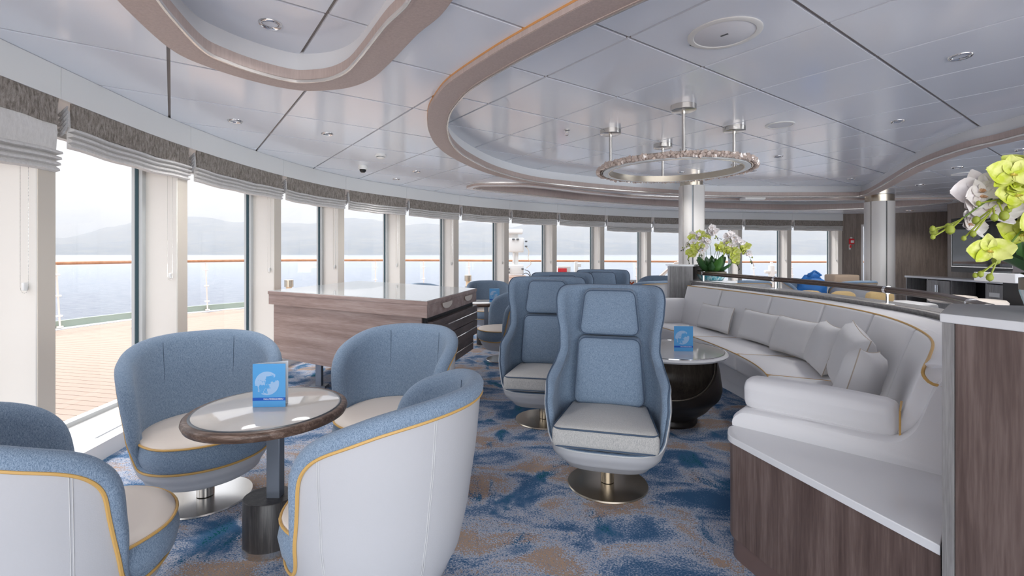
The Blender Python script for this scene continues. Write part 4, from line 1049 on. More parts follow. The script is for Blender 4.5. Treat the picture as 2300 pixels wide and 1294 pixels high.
# end panel at the near end: profile along the radial direction, rising to the back
P0 = sp_(1, 0, 0)
prof = [(-.03, .562), (-.03, .60), (-.005, .632), (.05, .650), (.30, .653), (.50, .653), (.58, .660), (.62, .682), (.655, .73), (.68, .80), (.705, .88), (.74, .945), (.79, .965), (.90, .965), (.90, .562)]
prof = [(p.x, p.y) for p in catmull([(a, b, 0) for a, b in prof[:13]], 3)] + prof[13:]
n_ = len(prof); vs = []; 
for w_, k_ in ((.0, .0), (.02, -.010), (.16, -.010), (.18, .0)): vs += [P0 + dn * (a) + out_ * (.03 - w_) + Vector((0, 0, b + (k_ if .6 < b else 0) + (.010 if .6 < b else 0) * (1 if k_ == 0 else 0) - .010 * (1 if k_ == 0 and b > .6 else 0))) - SO for a, b in prof]
vs = []
for w_, dz in ((0, -.014), (.014, 0), (.165, 0), (.18, -.014)): vs += [P0 + dn * a + out_ * (.03 - w_) + Vector((0, 0, b + (dz if b > .58 else 0))) - SO for a, b in prof]
fs = [tuple(range(n_)), tuple(range(3 * n_, 4 * n_))[::-1]] + [(q * n_ + i, q * n_ + (i + 1) % n_, (q + 1) * n_ + (i + 1) % n_, (q + 1) * n_ + i) for q in range(3) for i in range(n_)]
mb = MB(); mb.add(vs, fs); mb.build('end_panel', M_['leather_sofa'], sofa, ang=45)
def bolster(t, sgn, u0, u1, z0, z1, th, name, offv):
    dn_ = (sp_(t, 1, 0) - sp_(t, 0, 0)); ln = dn_.length; dn_.normalize(); o_ = Vector((-dn_.y, dn_.x, 0)); o_ = o_ if (o_.y < 0) == (sgn < 0) else -o_
    b0 = sp_(t, 0, 0)
    W = (u1 - u0)
    def fn(v):
        f = (v.z / (z1 - z0) + .5); th_ = 1 + .25 * f
        return b0 + dn_ * (u0 + W / 2 + v.x) + o_ * (offv + v.y * th_) + Vector((0, 0, (z0 + z1) / 2 + v.z)) - SO
    mb = MB(); mb.rbox((W, th, z1 - z0), .045, 8, fn, puff=.012); return mb.build(name, M_['leather_sofa'], sofa, ang=50), fn
ar, fn = bolster(1.0, -1, .0, .60, .64, .79, .13, 'armrest', -.075)
mb = MB(); mb.tube([fn(Vector((-.285 + .57 * k / 12, -.066, .035))) for k in range(13)], .0014, 4); mb.tube([fn(Vector((.275, -.055, -.07 + .12 * k / 6))) for k in range(7)], .0014, 4); mb.build('seam', M_['greypipe'], ar)
mb = MB(); mb.tube([fn(Vector((.297, -.05 + .01 * 0, .06))), fn(Vector((.303, .0, .075))), fn(Vector((.303, .05, .05))), fn(Vector((.303, .06, -.06)))], .004, 5); mb.build('piping', M_['gold'], ar)
# arm base inside the end, far arm
bolster(1.0, -1, .03, .62, .30, .66, .15, 'arm_base', -.08)
bolster(0.0, 1, -.02, .62, .13, .79, .15, 'armrest', .05)
# pillows on the sofa
def pillow(t, u, z, wd, hh, th, rz, tilt, lab, roll=0):
    p = sp_(t, u, z); a = sp_(t - .01, u, z); b = sp_(t + .01, u, z); d = (b - a); ang = math.atan2(d.y, d.x)
    th_ = thing('pillow', lab, 'pillow', tuple(p), ang + rz, 'pale leather pillows on the sofa')
    mb = MB(); n = 14
    M = Matrix.Rotation(roll, 3, 'Y') if roll else Matrix.Identity(3)
    T = Matrix.Rotation(tilt, 3, 'X')
    for sgn in (-1, 1):
        rows = []
        for i in range(n + 1):
            row = []
            for j in range(n + 1):
                x = -1 + 2 * i / n; y = -1 + 2 * j / n
                k = (max(0, 1 - x ** 4) * max(0, 1 - y ** 4)) ** .42
                pin = 1 - .07 * (1 - abs(x) ** 2 * 1) * abs(y) ** 3 * 1 ; pin2 = 1 - .07 * (1 - y * y) * abs(x) ** 3
                wr = .006 * noise.noise(Vector((x * 3 + p.x * 7, y * 3, sgn))) * k + .004 * math.sin(9 * (abs(x) - abs(y))) * k * (1 - k)
                v = Vector((x * wd / 2 * pin2, sgn * (th / 2 * k + wr + .002), y * hh / 2 * pin)); v = T @ (M @ v); row.append(v + Vector((0, 0, hh / 2 * abs(math.cos(tilt)))))
            rows.append(row)
        mb.grid(rows)
    mb.build('cover', M_['leather_pillow'], th_, ang=80)
    e = []
    for i in range(4 * n):
        q, r_ = divmod(i, n); x, y = [(-1 + 2 * r_ / n, -1), (1, -1 + 2 * r_ / n), (1 - 2 * r_ / n, 1), (-1, 1 - 2 * r_ / n)][q]
        pin = 1 - .07 * (1 - abs(x) ** 2) * abs(y) ** 3; pin2 = 1 - .07 * (1 - y * y) * abs(x) ** 3
        e.append(T @ (M @ Vector((x * wd / 2 * pin2, 0, y * hh / 2 * pin))) + Vector((0, 0, hh / 2 * abs(math.cos(tilt)))))
    mb = MB(); mb.tube(e, .0028, 5, closed=True); mb.build('piping', M_['palegold'], th_)
M_['palegold'] = mat('faded_piping', (.50, .42, .34), .6)
M_['leather_pillow'] = leather('soft_pillow_leather', (.74, .73, .73), .55, .2)
pillow(.14, .66, .50, .60, .30, .13, 0, R(-16), 'pale rectangular pillow at the far end of the sofa, next to the far armrest')
pillow(.29, .66, .50, .62, .32, .13, 0, R(-16), 'pale rectangular pillow, second from the far end of the sofa')
pillow(.425, .62, .50, .56, .34, .15, R(6), R(-18), 'creased pale pillow in the middle of the sofa')
pillow(.55, .58, .50, .48, .38, .16, R(-10), R(-20), 'creased square pillow right of the middle of the sofa')
pillow(.68, .58, .50, .56, .42, .16, R(0), R(-16), 'large pale pillow leaning on the sofa back near the armrest', R(6))
pillow(.84, .55, .50, .50, .40, .16, R(-12), R(-14), 'pillow in the near corner of the sofa, tilted on the armrest', R(-10))

# ------------------------------------------------------------------ wooden ledge unit, tall end cabinet, partition, rail
def rounded(poly, idx, r, n=6):
    out = []
    for i, p in enumerate(poly):
        if i in idx:
            a, b, c = Vector(poly[i - 1]), Vector(p), Vector(poly[(i + 1) % len(poly)]); u = (a - b).normalized(); v = (c - b).normalized()
            p0, p1 = b + u * r, b + v * r
            for k in range(n + 1): t = k / n; q = p0 * (1 - t) ** 2 + b * 2 * t * (1 - t) + p1 * t * t; out.append(tuple(q))
        else: out.append(tuple(p))
    return out
LE = [(1.228, 1.353), (1.56, 1.66), (1.74, 1.80), (1.10, 2.44), (1.0, 2.20)]
LE = [(1.228, 1.353), (1.50, 1.615), (1.66, 1.77), (1.13, 2.31), (1.06, 2.31), (.995, 2.185)]
t = thing('ledge_unit', 'low brown wood unit with a white stone ledge at the near end of the sofa', 'cabinet', (1.3, 1.9, 0))
o2 = lambda ps: [(p[0] - 1.3, p[1] - 1.9) for p in ps]
LR = rounded(LE, (4, 5), .045)
mb = MB(); mb.prism(o2(LR), .532, .562); mb.build('stone_ledge', M_['stone'], t, bevel=.003, ang=30)
def shrink(ps, d):
    c = area2(ps); qs = ps if c > 0 else ps[::-1]; return offset(qs, d)
mb = MB(); mb.prism(o2(shrink(LR, .012)), .10, .532); mb.build('wood_front', M_['wood_panel'], t, ang=30)
mb = MB(); mb.prism(o2(shrink(LR, .026)), 0, .10); mb.build('toe_kick', mat('toe_kick', (.15, .10, .09), .3), t, ang=30)
TCB = [(1.234, 1.345), (1.500, 1.60), (1.70, 1.52), (2.2, 1.35), (2.2, .75), (1.39, .75)]
t = thing('end_cabinet', 'tall brown wood end cabinet with a white top at the right edge of the picture', 'cabinet', (1.6, 1.3, 0))
o3 = lambda ps: [(p[0] - 1.6, p[1] - 1.3) for p in ps]
mb = MB(); mb.prism(o3(TCB), 0, 1.205); mb.build('carcass', M_['wood_panel'], t, smooth=False)
f0, f1 = Vector(TCB[0]), Vector(TCB[-1]); fd = (f1 - f0).normalized(); fo = Vector((-fd.y, fd.x)); fo = fo if fo.x < 0 else -fo
mb = MB(); mb.prism(o3([tuple(f0 + fo * .0), tuple(f0 + fo * .012), tuple(f0 + fo * .012 + fd * .030), tuple(f0 + fd * .030)]), 0, 1.205); mb.build('edge_board', M_['wood_slate'], t, smooth=False)
mb = MB(); mb.prism(o3([tuple(f0 + fd * .033), tuple(f0 + fo * .012 + fd * .033), tuple(f1 + fo * .012), tuple(f1)]), 0, 1.205); mb.build('side_board', M_['wood_panel'], t, smooth=False)
mb = MB(); mb.prism(o3(shrink(TCB, -.014)), 1.205, 1.23); mb.build('stone_top', M_['stone'], t, smooth=False, bevel=.003)
# partition behind the sofa
PC = catmull([(2.62, 7.0, 0), (2.80, 6.2, 0), (2.93, 5.2, 0), (3.01, 4.2, 0), (2.90, 3.2, 0), (2.52, 2.44, 0), (2.2, 2.08, 0)], 10)
PC = [(p.x, p.y) for p in PC]; sgn = 1 if normals2(PC)[20][0] > 0 else -1
t = thing('partition', 'low curved grey wood partition behind the sofa', 'partition', (2.6, 4.5, 0))
o4 = lambda ps: [(p[0] - 2.6, p[1] - 4.5) for p in ps]
mb = MB(); mb.strip(o4(PC), (sgn * -.045, sgn * .12), 0, .985); mb.build('wall_board', M_['wood_slate'], t)
mb = MB(); mb.strip(o4(PC), (sgn * -.055, sgn * .13), .985, 1.008); mb.build('cap', M_['wood_slate'], t)
mb = MB(); mb.strip(o4(PC), (sgn * -.058, sgn * -.046), 1.0, 1.011); mb.build('cap_trim', M_['steel'], t)
t = thing('end_post', 'tall grey wood post with white top at the far end of the partition', 'cabinet', (2.5, 7.1, 0))
mb = MB(); mb.prism([(p[0] - 2.5, p[1] - 7.1) for p in ((2.33, 6.98), (2.63, 6.86), (2.74, 7.25), (2.44, 7.4))], 0, 1.215); mb.build('carcass', M_['wood_slate'], t, smooth=False)
mb = MB(); mb.prism([(p[0] - 2.5, p[1] - 7.1) for p in ((2.32, 6.97), (2.64, 6.85), (3.0, 7.45), (2.44, 7.5))], 1.215, 1.24); mb.build('stone_top', M_['stone'], t, smooth=False, bevel=.003)
mb = MB(); mb.prism([(p[0] - 2.5, p[1] - 7.1) for p in ((2.70, 7.20), (2.98, 7.40), (2.96, 7.44), (2.70, 7.30))], 1.0, 1.215); mb.build('niche_board', M_['wood_dark'], t, smooth=False)
mb = MB(); mb.prism([(p[0] - 2.5, p[1] - 7.1) for p in ((2.60, 6.86), (3.25, 6.80), (3.3, 7.5), (2.72, 7.3))], .975, 1.006); mb.build('shelf', M_['stone'], t, smooth=False, bevel=.003)
# handrail on the partition
RLC = catmull([(2.72, 6.78, 1.118), (2.80, 6.2, 1.118), (2.90, 5.2, 1.118), (2.96, 4.2, 1.118), (2.84, 3.2, 1.118), (2.50, 2.50, 1.118), (2.36, 2.34, 1.118)], 10)
t = thing('handrail', 'dark bronze handrail with chrome brackets running above the sofa partition', 'handrail', (2.6, 4.5, 1.008))
RO = Vector((2.6, 4.5, 1.008))
mb = MB(); mb.tube([p - RO for p in RLC], .026, 14); mb.build('rail', mat('rail_bronze', (.11, .075, .06), .22, .7), t)
for k in (1, 20, 35, 47, 56):
    p = RLC[min(k, len(RLC) - 1)] - RO; d = (RLC[min(k + 1, len(RLC) - 1)] - RLC[max(k - 1, 0)]).normalized()
    mb = MB(); mb.tube([p - d * .016, p + d * .016], .031, 16); mb.tube([(p.x, p.y, .004), p], .008, 8)
    mb.box((p.x, p.y, .004), (.10, .045, .006), math.atan2(d.y, d.x)); mb.build('bracket', M_['chrome'], t, ang=40)

# ------------------------------------------------------------------ ring pendant
t = thing('ring_pendant', 'ring chandelier of pinkish crystals hanging on four rods from the raised ceiling', 'chandelier', (1.76, 5.14, ZR))
zr_ = 2.32 - ZR
mb = MB(); 
def annulus(r0, r1, z0, z1, n=96): mb.grid([[(r * math.cos(2 * PI * k / n), r * math.sin(2 * PI * k / n), z) for k in range(n)] for r, z in ((r0, z0), (r1, z0), (r1, z1), (r0, z1))], cu=True, cv=True)
annulus(.69, .70, zr_ - .03, zr_ + .04); annulus(.70, .78, zr_ + .028, zr_ + .036); mb.build('ring_frame', M_['steel_warm'], t, ang=30)
mb = MB(); annulus(.70, .755, zr_ - .028, zr_ - .018); mb.build('light_strip', mat('frosted_strip', (.80, .84, .86), .3), t, ang=30)
mb = MB(); annulus(.765, .775, zr_ - .02, zr_ + .03); mb.build('crystal_backing', M_['crystal'], t, ang=30)
rnd = random.Random(3)
n = 150
for ring_i, (rr, zz, sz) in enumerate(((.800, .012, .026), (.815, -.014, .022))):
    for k in range(n):
        a = 2 * PI * (k + .5 * ring_i) / n; s = sz * rnd.uniform(.8, 1.25); c = Vector(((rr + rnd.uniform(-.008, .008)) * math.cos(a), (rr + rnd.uniform(-.008, .008)) * math.sin(a), zr_ + zz + rnd.uniform(-.008, .008)))
        mb = MB(); M = Matrix.Rotation(rnd.uniform(0, 6), 3, Vector((rnd.random(), rnd.random(), rnd.random() + .1)).normalized())
        ps = [Vector((0, 0, 1))] + [Vector((math.cos(q * PI / 3) * .95, math.sin(q * PI / 3) * .95, .25 if q % 2 else -.25)) for q in range(6)] + [Vector((0, 0, -1))]
        mb.add([c + M @ p * s for p in ps], [(0, 1 + q, 1 + (q + 1) % 6) for q in range(6)] + [(7, 1 + (q + 1) % 6, 1 + q) for q in range(6)]); mb.build('crystal', M_['crystal'], t, smooth=False)
for x, y in ((1.09 - 1.76, 5.22 - 5.14), (1.585 - 1.76, 4.36 - 5.14), (2.40 - 1.76, 5.10 - 5.14), (1.885 - 1.76, 5.90 - 5.14)):
    mb = MB(); mb.tube([(x, y, -.03), (x, y, zr_ + .02)], .0165, 12); rd = mb.build('rod', M_['steel'], t)
    mb = MB(); mb.lathe([(0, -.052), (.100, -.052), (.113, -.048), (.113, -.001), (0, -.001)], 36, (x, y, 0)); mb.build('canopy', M_['steel'], rd, ang=40)
    for q in range(2): mb = MB(); mb.tube([(x + (-.03 + .06 * q), y, zr_ + .03), (x + (-.03 + .06 * q), y, zr_ + .05)], .006, 6); mb.build('fixing', M_['steel'], rd)

# ------------------------------------------------------------------ ceiling fittings
def downlight(px, py, z, r, lab, on=True):
    x, y = at(px, py, z); sl = bpy.data.lights.new('downlight_beam', 'SPOT'); sl.energy = 58; sl.spot_size = R(130); sl.spot_blend = 1; sl.shadow_soft_size = .14; sl.color = (1, .98, .96); so = bpy.data.objects.new('downlight_beam', sl); COL.objects.link(so); so.location = (x, y, z - .02); t = thing('downlight', lab, 'ceiling light', (x, y, z), 0, 'recessed ceiling downlights')
    mb = MB(); mb.lathe([(r * .66, -.001), (r * .72, -.010), (r * .9, -.012), (r, -.004), (r, -.0005)], 32); mb.build('trim_ring', M_['chrome'], t, ang=60)
    mb = MB(); mb.lathe([(r * .70, -.002), (r * .55, .012), (0, .013)], 24); mb.build('reflector', M_['darkmetal'], t)
    mb = MB(); mb.lathe([(0, .003), (r * .42, .004), (r * .42, .011), (0, .011)], 20); mb.build('lamp', M_['lamp'] if on else M_['steel'], t)
DLs = [(607, 53, ZR, .066, 'large round downlight inside the top left ceiling recess'), (528, 271, ZC, .062, 'downlight on the left ceiling, nearest the windows'), (735, 300, ZC, .058, 'downlight left of the big ceiling recess, second from the left'),
       (935, 385, ZC, .06, 'small downlight below the curve of the big recess, right of the camera dome'), (890, 402, ZC, .06, 'smallest downlight near the window wall, below its neighbour'),
       (2157, 126, ZR, .068, 'large dark downlight at the top right'), (2016, 272, ZR, .062, 'downlight in the big recess above the right column'), (1748, 351, ZR, .062, 'downlight in the big recess, right of the ring chandelier'),
       (1690, 383, ZR, .062, 'downlight just behind the right rim of the ring chandelier'), (1912, 401, ZR, .062, 'downlight at the far right corner of the big recess'), (1530, 387, ZR, .062, 'downlight seen through the ring chandelier'),
       (2150, 376, ZC, .066, 'downlight on the darker right ceiling, nearest the orchid'), (2065, 415, ZC, .062, 'downlight on the darker ceiling above the round column'), (2043, 473, ZC, .09, 'far downlight near the brown wall'),
       (2295, 336, ZC, .06, 'downlight cut by the right edge of the picture')]
for a in DLs: downlight(*a)
def disc(px, py, z, r, name, lab, cat, badge=False):
    x, y = at(px, py, z); t = thing(name, lab, cat, (x, y, z))
    mb = MB(); mb.lathe([(r, -.0005), (r, -.006), (r * .97, -.010), (r * .84, -.010), (r * .82, -.005)], 48); mb.build('rim', M_['whiteplastic'], t, ang=40)
    mb = MB(); mb.lathe([(r * .825, -.004), (r * .8, -.008), (0, -.009)], 48); g = mb.build('grille', M_['grille'], t, ang=40)
    if badge: mb = MB(); mb.box((0, 0, -.011), (.045, .012, .003), R(-50)); mb.build('badge', M_['darkmetal'], g)
M_['grille'] = mat('speaker_grille', (.76, .77, .81), .6)
disc(1627, 75, ZR, .215, 'ceiling_speaker', 'large round ceiling speaker with a small badge at the top right', 'speaker', True)
disc(1752, 280, ZR, .14, 'ceiling_speaker', 'small round ceiling speaker right of the chandelier canopies', 'speaker')
disc(2168, 390, ZC, .16, 'ceiling_speaker', 'round ceiling speaker on the darker ceiling behind the near orchid', 'speaker')
x, y = at(1557, 101, ZR); mb = MB(); mb.box((0, 0, -.003), (.045, .02, .006), R(30)); mb.build('sensor_plate', M_['darkmetal'], None, label='tiny dark ceiling plate beside the large speaker', cat='sensor', loc=(x, y, ZR))
x, y = at(815, 372, ZC); t = thing('dome_camera', 'small white dome camera on the ceiling near the windows', 'camera', (x, y, ZC))
mb = MB(); mb.lathe([(0, 0), (.06, 0), (.062, -.03), (.055, -.055), (0, -.055)], 28); mb.build('housing', M_['whiteplastic'], t); mb = MB(); mb.lathe([(.045, -.05), (.042, -.075), (.025, -.095), (0, -.10)], 24); mb.build('dome', M_['black'], t)
x, y = at(855, 347, ZC); t = thing('smoke_detector', 'white smoke detector on the ceiling beside the dome camera', 'detector', (x, y, ZC))
mb = MB(); mb.lathe([(0, 0), (.062, 0), (.064, -.02), (.05, -.028), (.05, -.042), (.03, -.05), (0, -.05)], 28); mb.build('housing', M_['whiteplastic'], t, ang=40)
mb = MB(); mb.lathe([(.051, -.030), (.051, -.036)], 28); mb.build('vent', M_['darkmetal'], t)
x, y = at(1273, 292, ZR); t = thing('sprinkler', 'small metal sprinkler head left of the ring chandelier', 'sprinkler', (x, y, ZR))
mb = MB(); mb.lathe([(0, 0), (.035, 0), (.035, -.006), (.014, -.014), (.014, -.03), (0, -.03)], 16); mb.tube([(.01, 0, -.03), (.02, 0, -.045), (.004, 0, -.062)], .003, 5); mb.tube([(-.01, 0, -.03), (-.02, 0, -.045), (-.004, 0, -.062)], .003, 5); mb.lathe([(0, -.06), (.018, -.062), (0, -.066)], 12); mb.build('body', M_['steel'], t)
x, y = at(1690, 440, ZC); t = thing('ceiling_projector', 'flat white box on the ceiling between the windows and the big recess', 'projector', (x, y, ZC))
mb = MB(); mb.rbox((.42, .26, .06), .015, 2, lambda v: v + Vector((0, 0, -.06))); mb.build('housing', M_['whiteplastic'], t); mb = MB(); mb.box((0, 0, -.015), (.3, .16, .03)); mb.build('mount', M_['black'], t)

# ------------------------------------------------------------------ orchids
def petal(mb, L_, W, M, o, cup=.25, n=6, m=5):
    rows = []
    for i in range(n + 1):
        v = i / n; wv = W * math.sin(PI * min(1, .10 + .88 * v ** .75)) ** .75; row = []
        for j in range(m + 1):
            u = -1 + 2 * j / m; row.append(o + M @ Vector((u * wv / 2, v * L_, cup * L_ * (.55 * u * u * (wv / W) - .35 * math.sin(v * PI)) + .03 * L_ * math.sin(u * 5 + v * 6))))
        rows.append(row)
    mb.grid(rows)
def flower_mesh(col, s, seed):
    rn = random.Random(seed); mb = MB()
    for k, (a, Lk, Wk) in enumerate(((90, 1.0, .72), (215, 1.0, .66), (325, 1.0, .66), (10, 1.12, 1.25), (170, 1.12, 1.25))):
        M = Matrix.Rotation(R(a - 90 + rn.uniform(-6, 6)), 3, 'Z') @ Matrix.Rotation(R(rn.uniform(8, 22)), 3, 'X'); petal(mb, s * Lk * .5, s * Wk * .5, M, Vector((0, 0, .002 * (k > 2))), .28)
    mb.mi = 1
    for a in (-90, -60, -120): petal(mb, s * .16, s * .10, Matrix.Rotation(R(a - 90), 3, 'Z') @ Matrix.Rotation(R(60), 3, 'X'), Vector((0, 0, .01 * s)), .3, 4, 3)
    mb.lathe([(0, .1 * s), (.03 * s, .08 * s), (.035 * s, 0)], 8); 
    return mb.mesh('flower', [col, M_['lip_pink'] if col == M_['petal_white'] else M_['lip_yellow']], True, 80)
M_['lip_pink'] = mat('orchid_throat', (.62, .38, .22), .5); M_['lip_yellow'] = mat('orchid_throat_yellow', (.75, .62, .15), .5)
def orchid(lab, base, bowl_r, bowl_h, stems, fs, leaves, seed, bowl=True, leafL=.17, spray=True, dense=1):
    rn = random.Random(seed); t = thing('orchid_arrangement', lab, 'plant', base)
    if bowl:
        mb = MB(); mb.lathe([(0, 0), (bowl_r * .72, 0), (bowl_r * .80, .01), (bowl_r, bowl_h * .62), (bowl_r * .99, bowl_h), (bowl_r * .93, bowl_h), (bowl_r * .93, bowl_h * .8)], 48); mb.build('bowl', M_['glaze'], t, ang=50)
        mb = MB(); mb.lathe([(bowl_r * 1.005, bowl_h * .66), (bowl_r * 1.005, bowl_h * 1.0), (bowl_r * .93, bowl_h * 1.01)], 48); mb.build('bowl_rim', mat('bowl_rim_bronze', (.24, .20, .15), .5), t)
        mb = MB(); rows = []
        for i in range(7): rows.append([((bowl_r * .95 * i / 6) * math.cos(2 * PI * k / 24), (bowl_r * .95 * i / 6) * math.sin(2 * PI * k / 24), bowl_h * 1.0 + .03 * (1 - i / 6) + .018 * rn.random()) for k in range(24)])
        mb.grid(rows, cu=True); mb.build('moss', M_['moss'], t, ang=180)
    for k in range(leaves):
        a = 2 * PI * k / leaves + rn.uniform(-.3, .3); rr = bowl_r * rn.uniform(.2, .75); Lf = leafL * rn.uniform(.75, 1.2)
        M = Matrix.Rotation(a - PI / 2, 3, 'Z') @ Matrix.Rotation(R(rn.uniform(38, 78)), 3, 'X'); mb = MB(); petal(mb, Lf, Lf * .48, M, Vector((rr * math.cos(a), rr * math.sin(a), bowl_h * .95)), .30, 7, 4)
        mb.build('leaf', M_['leaf2'] if rn.random() < .4 else M_['leaf'], t, ang=80)
    fm = {}
    for (sx, sy, pts, cols, nfl, r0) in stems:
        path = catmull([(sx, sy, bowl_h * .9)] + list(pts), 8)
        mb = MB(); mb.tube(path, [fs * .035 * (1 - .5 * i / len(path)) for i in range(len(path))], 6); st = mb.build('stem', M_['stem'], t)
        tot = len(path); nfl = int(nfl * dense)
        for k in range(nfl):
            i = int(tot * (r0 + (.93 - r0) * k / max(1, nfl - 1))); p = path[min(i, tot - 1)]
            c = cols[rn.randrange(len(cols))]; v = rn.randrange(3); key = (c, v)
            if key not in fm: fm[key] = flower_mesh(M_[c], fs, hash(v) + 5)
            d = Vector((rn.uniform(-.6, .6) , -1, rn.uniform(-.35, .55))).normalized(); side = Vector((rn.uniform(-1, 1), rn.uniform(-.6, .2), rn.uniform(-.7, .9))).normalized() * fs * rn.uniform(.2, .5)
            q = d.to_track_quat('Z', 'Y'); o = bpy.data.objects.new('flower', fm[key]); o.location = p + side; o.rotation_mode = 'QUATERNION'
            o.rotation_quaternion = q @ Matrix.Rotation(rn.uniform(-.6, .6), 4, 'Z').to_quaternion(); link(o, t); s_ = rn.uniform(.8, 1.15); o.scale = (s_, s_, s_)
        e = path[-1]; dd = (path[-1] - path[-3]).normalized()
        for k in range(5):
            q = e + dd * fs * (.18 + .22 * k) + Vector((rn.uniform(-.25, .25), rn.uniform(-.2, .2), rn.uniform(-.25, .25))) * fs
            mb = MB(); sz = fs * (.13 - .015 * k); mb.lathe([(0, -sz), (sz * .6, -sz * .6), (sz * .75, 0), (sz * .5, sz * .7), (0, sz)], 10, tuple(q)); mb.tube([e + dd * fs * .1 * k, q], fs * .02, 5); mb.build('bud', M_['bud'] if k < 2 or not spray else M_['buddark'], st)
    return t
W_, G_ = 'petal_white', 'petal_green'
far_st = [(-.10, 0, [(-.13, 0, .35), (-.10, -.02, .58), (-.24, -.04, .66), (-.40, -.05, .50)], [W_, W_, G_], 9, .5), (-.06, .02, [(-.08, 0, .4), (-.06, 0, .62), (-.02, -.03, .74), (.03, -.05, .68)], [W_], 8, .55),
          (-.12, -.04, [(-.15, -.02, .32), (-.20, -.05, .50), (-.31, -.07, .48), (-.36, -.08, .34)], [G_], 10, .5), (.0, .02, [(-.01, 0, .4), (-.05, -.03, .56), (-.13, -.06, .56), (-.17, -.07, .44)], [W_, W_], 7, .6),
          (.06, 0, [(.08, 0, .36), (.14, -.02, .54), (.26, -.04, .55), (.32, -.05, .42)], [G_, W_], 9, .5), (.10, .02, [(.12, 0, .42), (.20, -.02, .62), (.30, -.03, .62), (.42, -.04, .50)], [W_], 8, .55),
          (.12, -.03, [(.16, -.03, .36), (.20, -.06, .47), (.28, -.08, .42), (.33, -.09, .28)], [G_], 11, .45), (.14, .03, [(.20, 0, .40), (.33, 0, .56), (.46, -.02, .50), (.56, -.03, .33)], [W_, G_], 8, .5),
          (.04, -.02, [(.04, 0, .3), (.05, -.04, .44), (.10, -.07, .48), (.16, -.08, .42)], [G_], 5, .6)]
orchid('white and green orchids in a teal bowl at the far end of the partition', (2.98, 7.05, 1.006), .205, .13, far_st, .115, 18, 11, leafL=.24, dense=1.9)
near_st = [(-.04, .03, [(.02, .03, .20), (-.03, .02, .33), (-.12, -.02, .37), (-.20, -.04, .31)], [G_], 7, .55), (-.02, .0, [(.02, 0, .18), (-.04, 0, .30), (-.16, 0, .33), (-.27, -.01, .27)], [W_, W_, G_], 8, .5),
           (.02, .0, [(.04, 0, .2), (.03, 0, .32), (-.03, -.01, .38), (-.10, -.02, .35)], [G_, W_], 6, .5), (.0, -.03, [(.02, -.02, .12), (-.02, -.03, .20), (-.12, -.04, .24), (-.20, -.05, .17)], [G_, W_], 7, .5),
           (.05, .02, [(.08, 0, .2), (.10, 0, .32), (.04, -.02, .34), (-.04, -.04, .28)], [W_, G_], 6, .5)]
orchid('large green and white orchids at the right edge, above the end cabinet', (1.535, 1.335, 1.23), .07, .10, near_st, .115, 6, 4, leafL=.16, spray=False)

# ------------------------------------------------------------------ right-hand background
cnt = thing('wall_counter', 'long grey counter with white top under the wall television', 'counter', (9.6, 10.3, 0))
CA, CB = Vector((9.70, 11.62)), Vector((9.33, 8.9)); cd_ = (CB - CA).normalized(); co = Vector((cd_.y, -cd_.x)); co = co if co.x < 0 else -co; CO = Vector((9.6, 10.3))
def cbox(s0, s1, o0, o1, z0, z1, name, m, par, **k):
    mb = MB(); mb.prism([tuple(CA + cd_ * s + co * o - CO) for s, o in ((s0, o0), (s1, o0), (s1, o1), (s0, o1))], z0, z1); return mb.build(name, m, par, smooth=False, **k)
CL = (CB - CA).length
cbox(-.02, CL + .02, .02, -.50, .82, .865, 'counter_top', M_['stone'], cnt, bevel=.004)
cbox(0, CL, 0, -.48, 0, .08, 'plinth', M_['black'], cnt); cbox(0, CL, -.46, -.48, .08, .82, 'back_board', M_['black'], cnt)
for s in (0, .70, 1.40, 2.28, CL - .03): cbox(s, s + .03, 0, -.46, .08, .82, 'upright', M_['wood_slate'], cnt)
cbox(.03, .70, -.03, -.44, .44, .455, 'shelf', M_['stone'], cnt)
for s in (.72, 1.06): d_ = cbox(s, s + .335, .018, 0, .09, .80, 'cabinet_door', M_['wood_slate'], cnt); cbox(s + (.30 if s < 1 else .015), s + (.32 if s < 1 else .035), .05, .03, .52, .70, 'door_handle', M_['chrome'], d_)
cbox(2.30, CL - .02, .018, 0, .09, .80, 'end_panel', M_['wood_slate'], cnt); cbox(2.40, 2.62, .03, .018, .56, .64, 'socket_plate', M_['whiteplastic'], cnt)
cbox(1.42, 2.28, -.03, -.44, .40, .412, 'shelf', M_['stone'], cnt)
tv = thing('television', 'large flat television with a pale frame on the brown wall', 'television', (10.09, 10.17, 1.60), math.atan2(-1.67, -.34) + PI / 2)
ta, tb_ = Vector((10.26, 11.0)), Vector((9.92, 9.33)); td = (tb_ - ta).normalized(); tn = Vector((td.y, -td.x)); tn = tn if tn.x < 0 else -tn; tm = (ta + tb_) / 2
tv.location = (tm.x, tm.y, 1.60); tv.rotation_euler = (0, 0, math.atan2(td.y, td.x)); sy = 1 if (Matrix.Rotation(math.atan2(td.y, td.x), 2) @ Vector((0, 1))).dot(tn) > 0 else -1
tl = (tb_ - ta).length
mb = MB(); mb.box((0, -sy * .02, 0), (tl, .05, 1.0)); mb.build('housing', M_['black'], tv, smooth=False, bevel=.004)
mb = MB(); mb.box((0, sy * .007, .01), (tl - .05, .006, .94)); mb.build('screen', M_['screen'], tv, smooth=False)
mb = MB(); 
for x, z, a, b in ((0, -.49, tl, .022), (0, .49, tl, .012), (-tl / 2, 0, .014, 1.0), (tl / 2, 0, .014, 1.0)): mb.box((x, sy * .01, z), (a, .014, b))
mb.build('bezel', M_['steel'], tv, smooth=False)
mb = MB(); mb.box((0, -sy * .075, 0), (tl + .22, .06, 1.24)); mb.build('back_board', M_['black'], tv, smooth=False)
t = thing('service_counter', 'high glossy white counter edge holding the laptop at the right', 'counter', (6.9, 6.1, 0), R(-8))
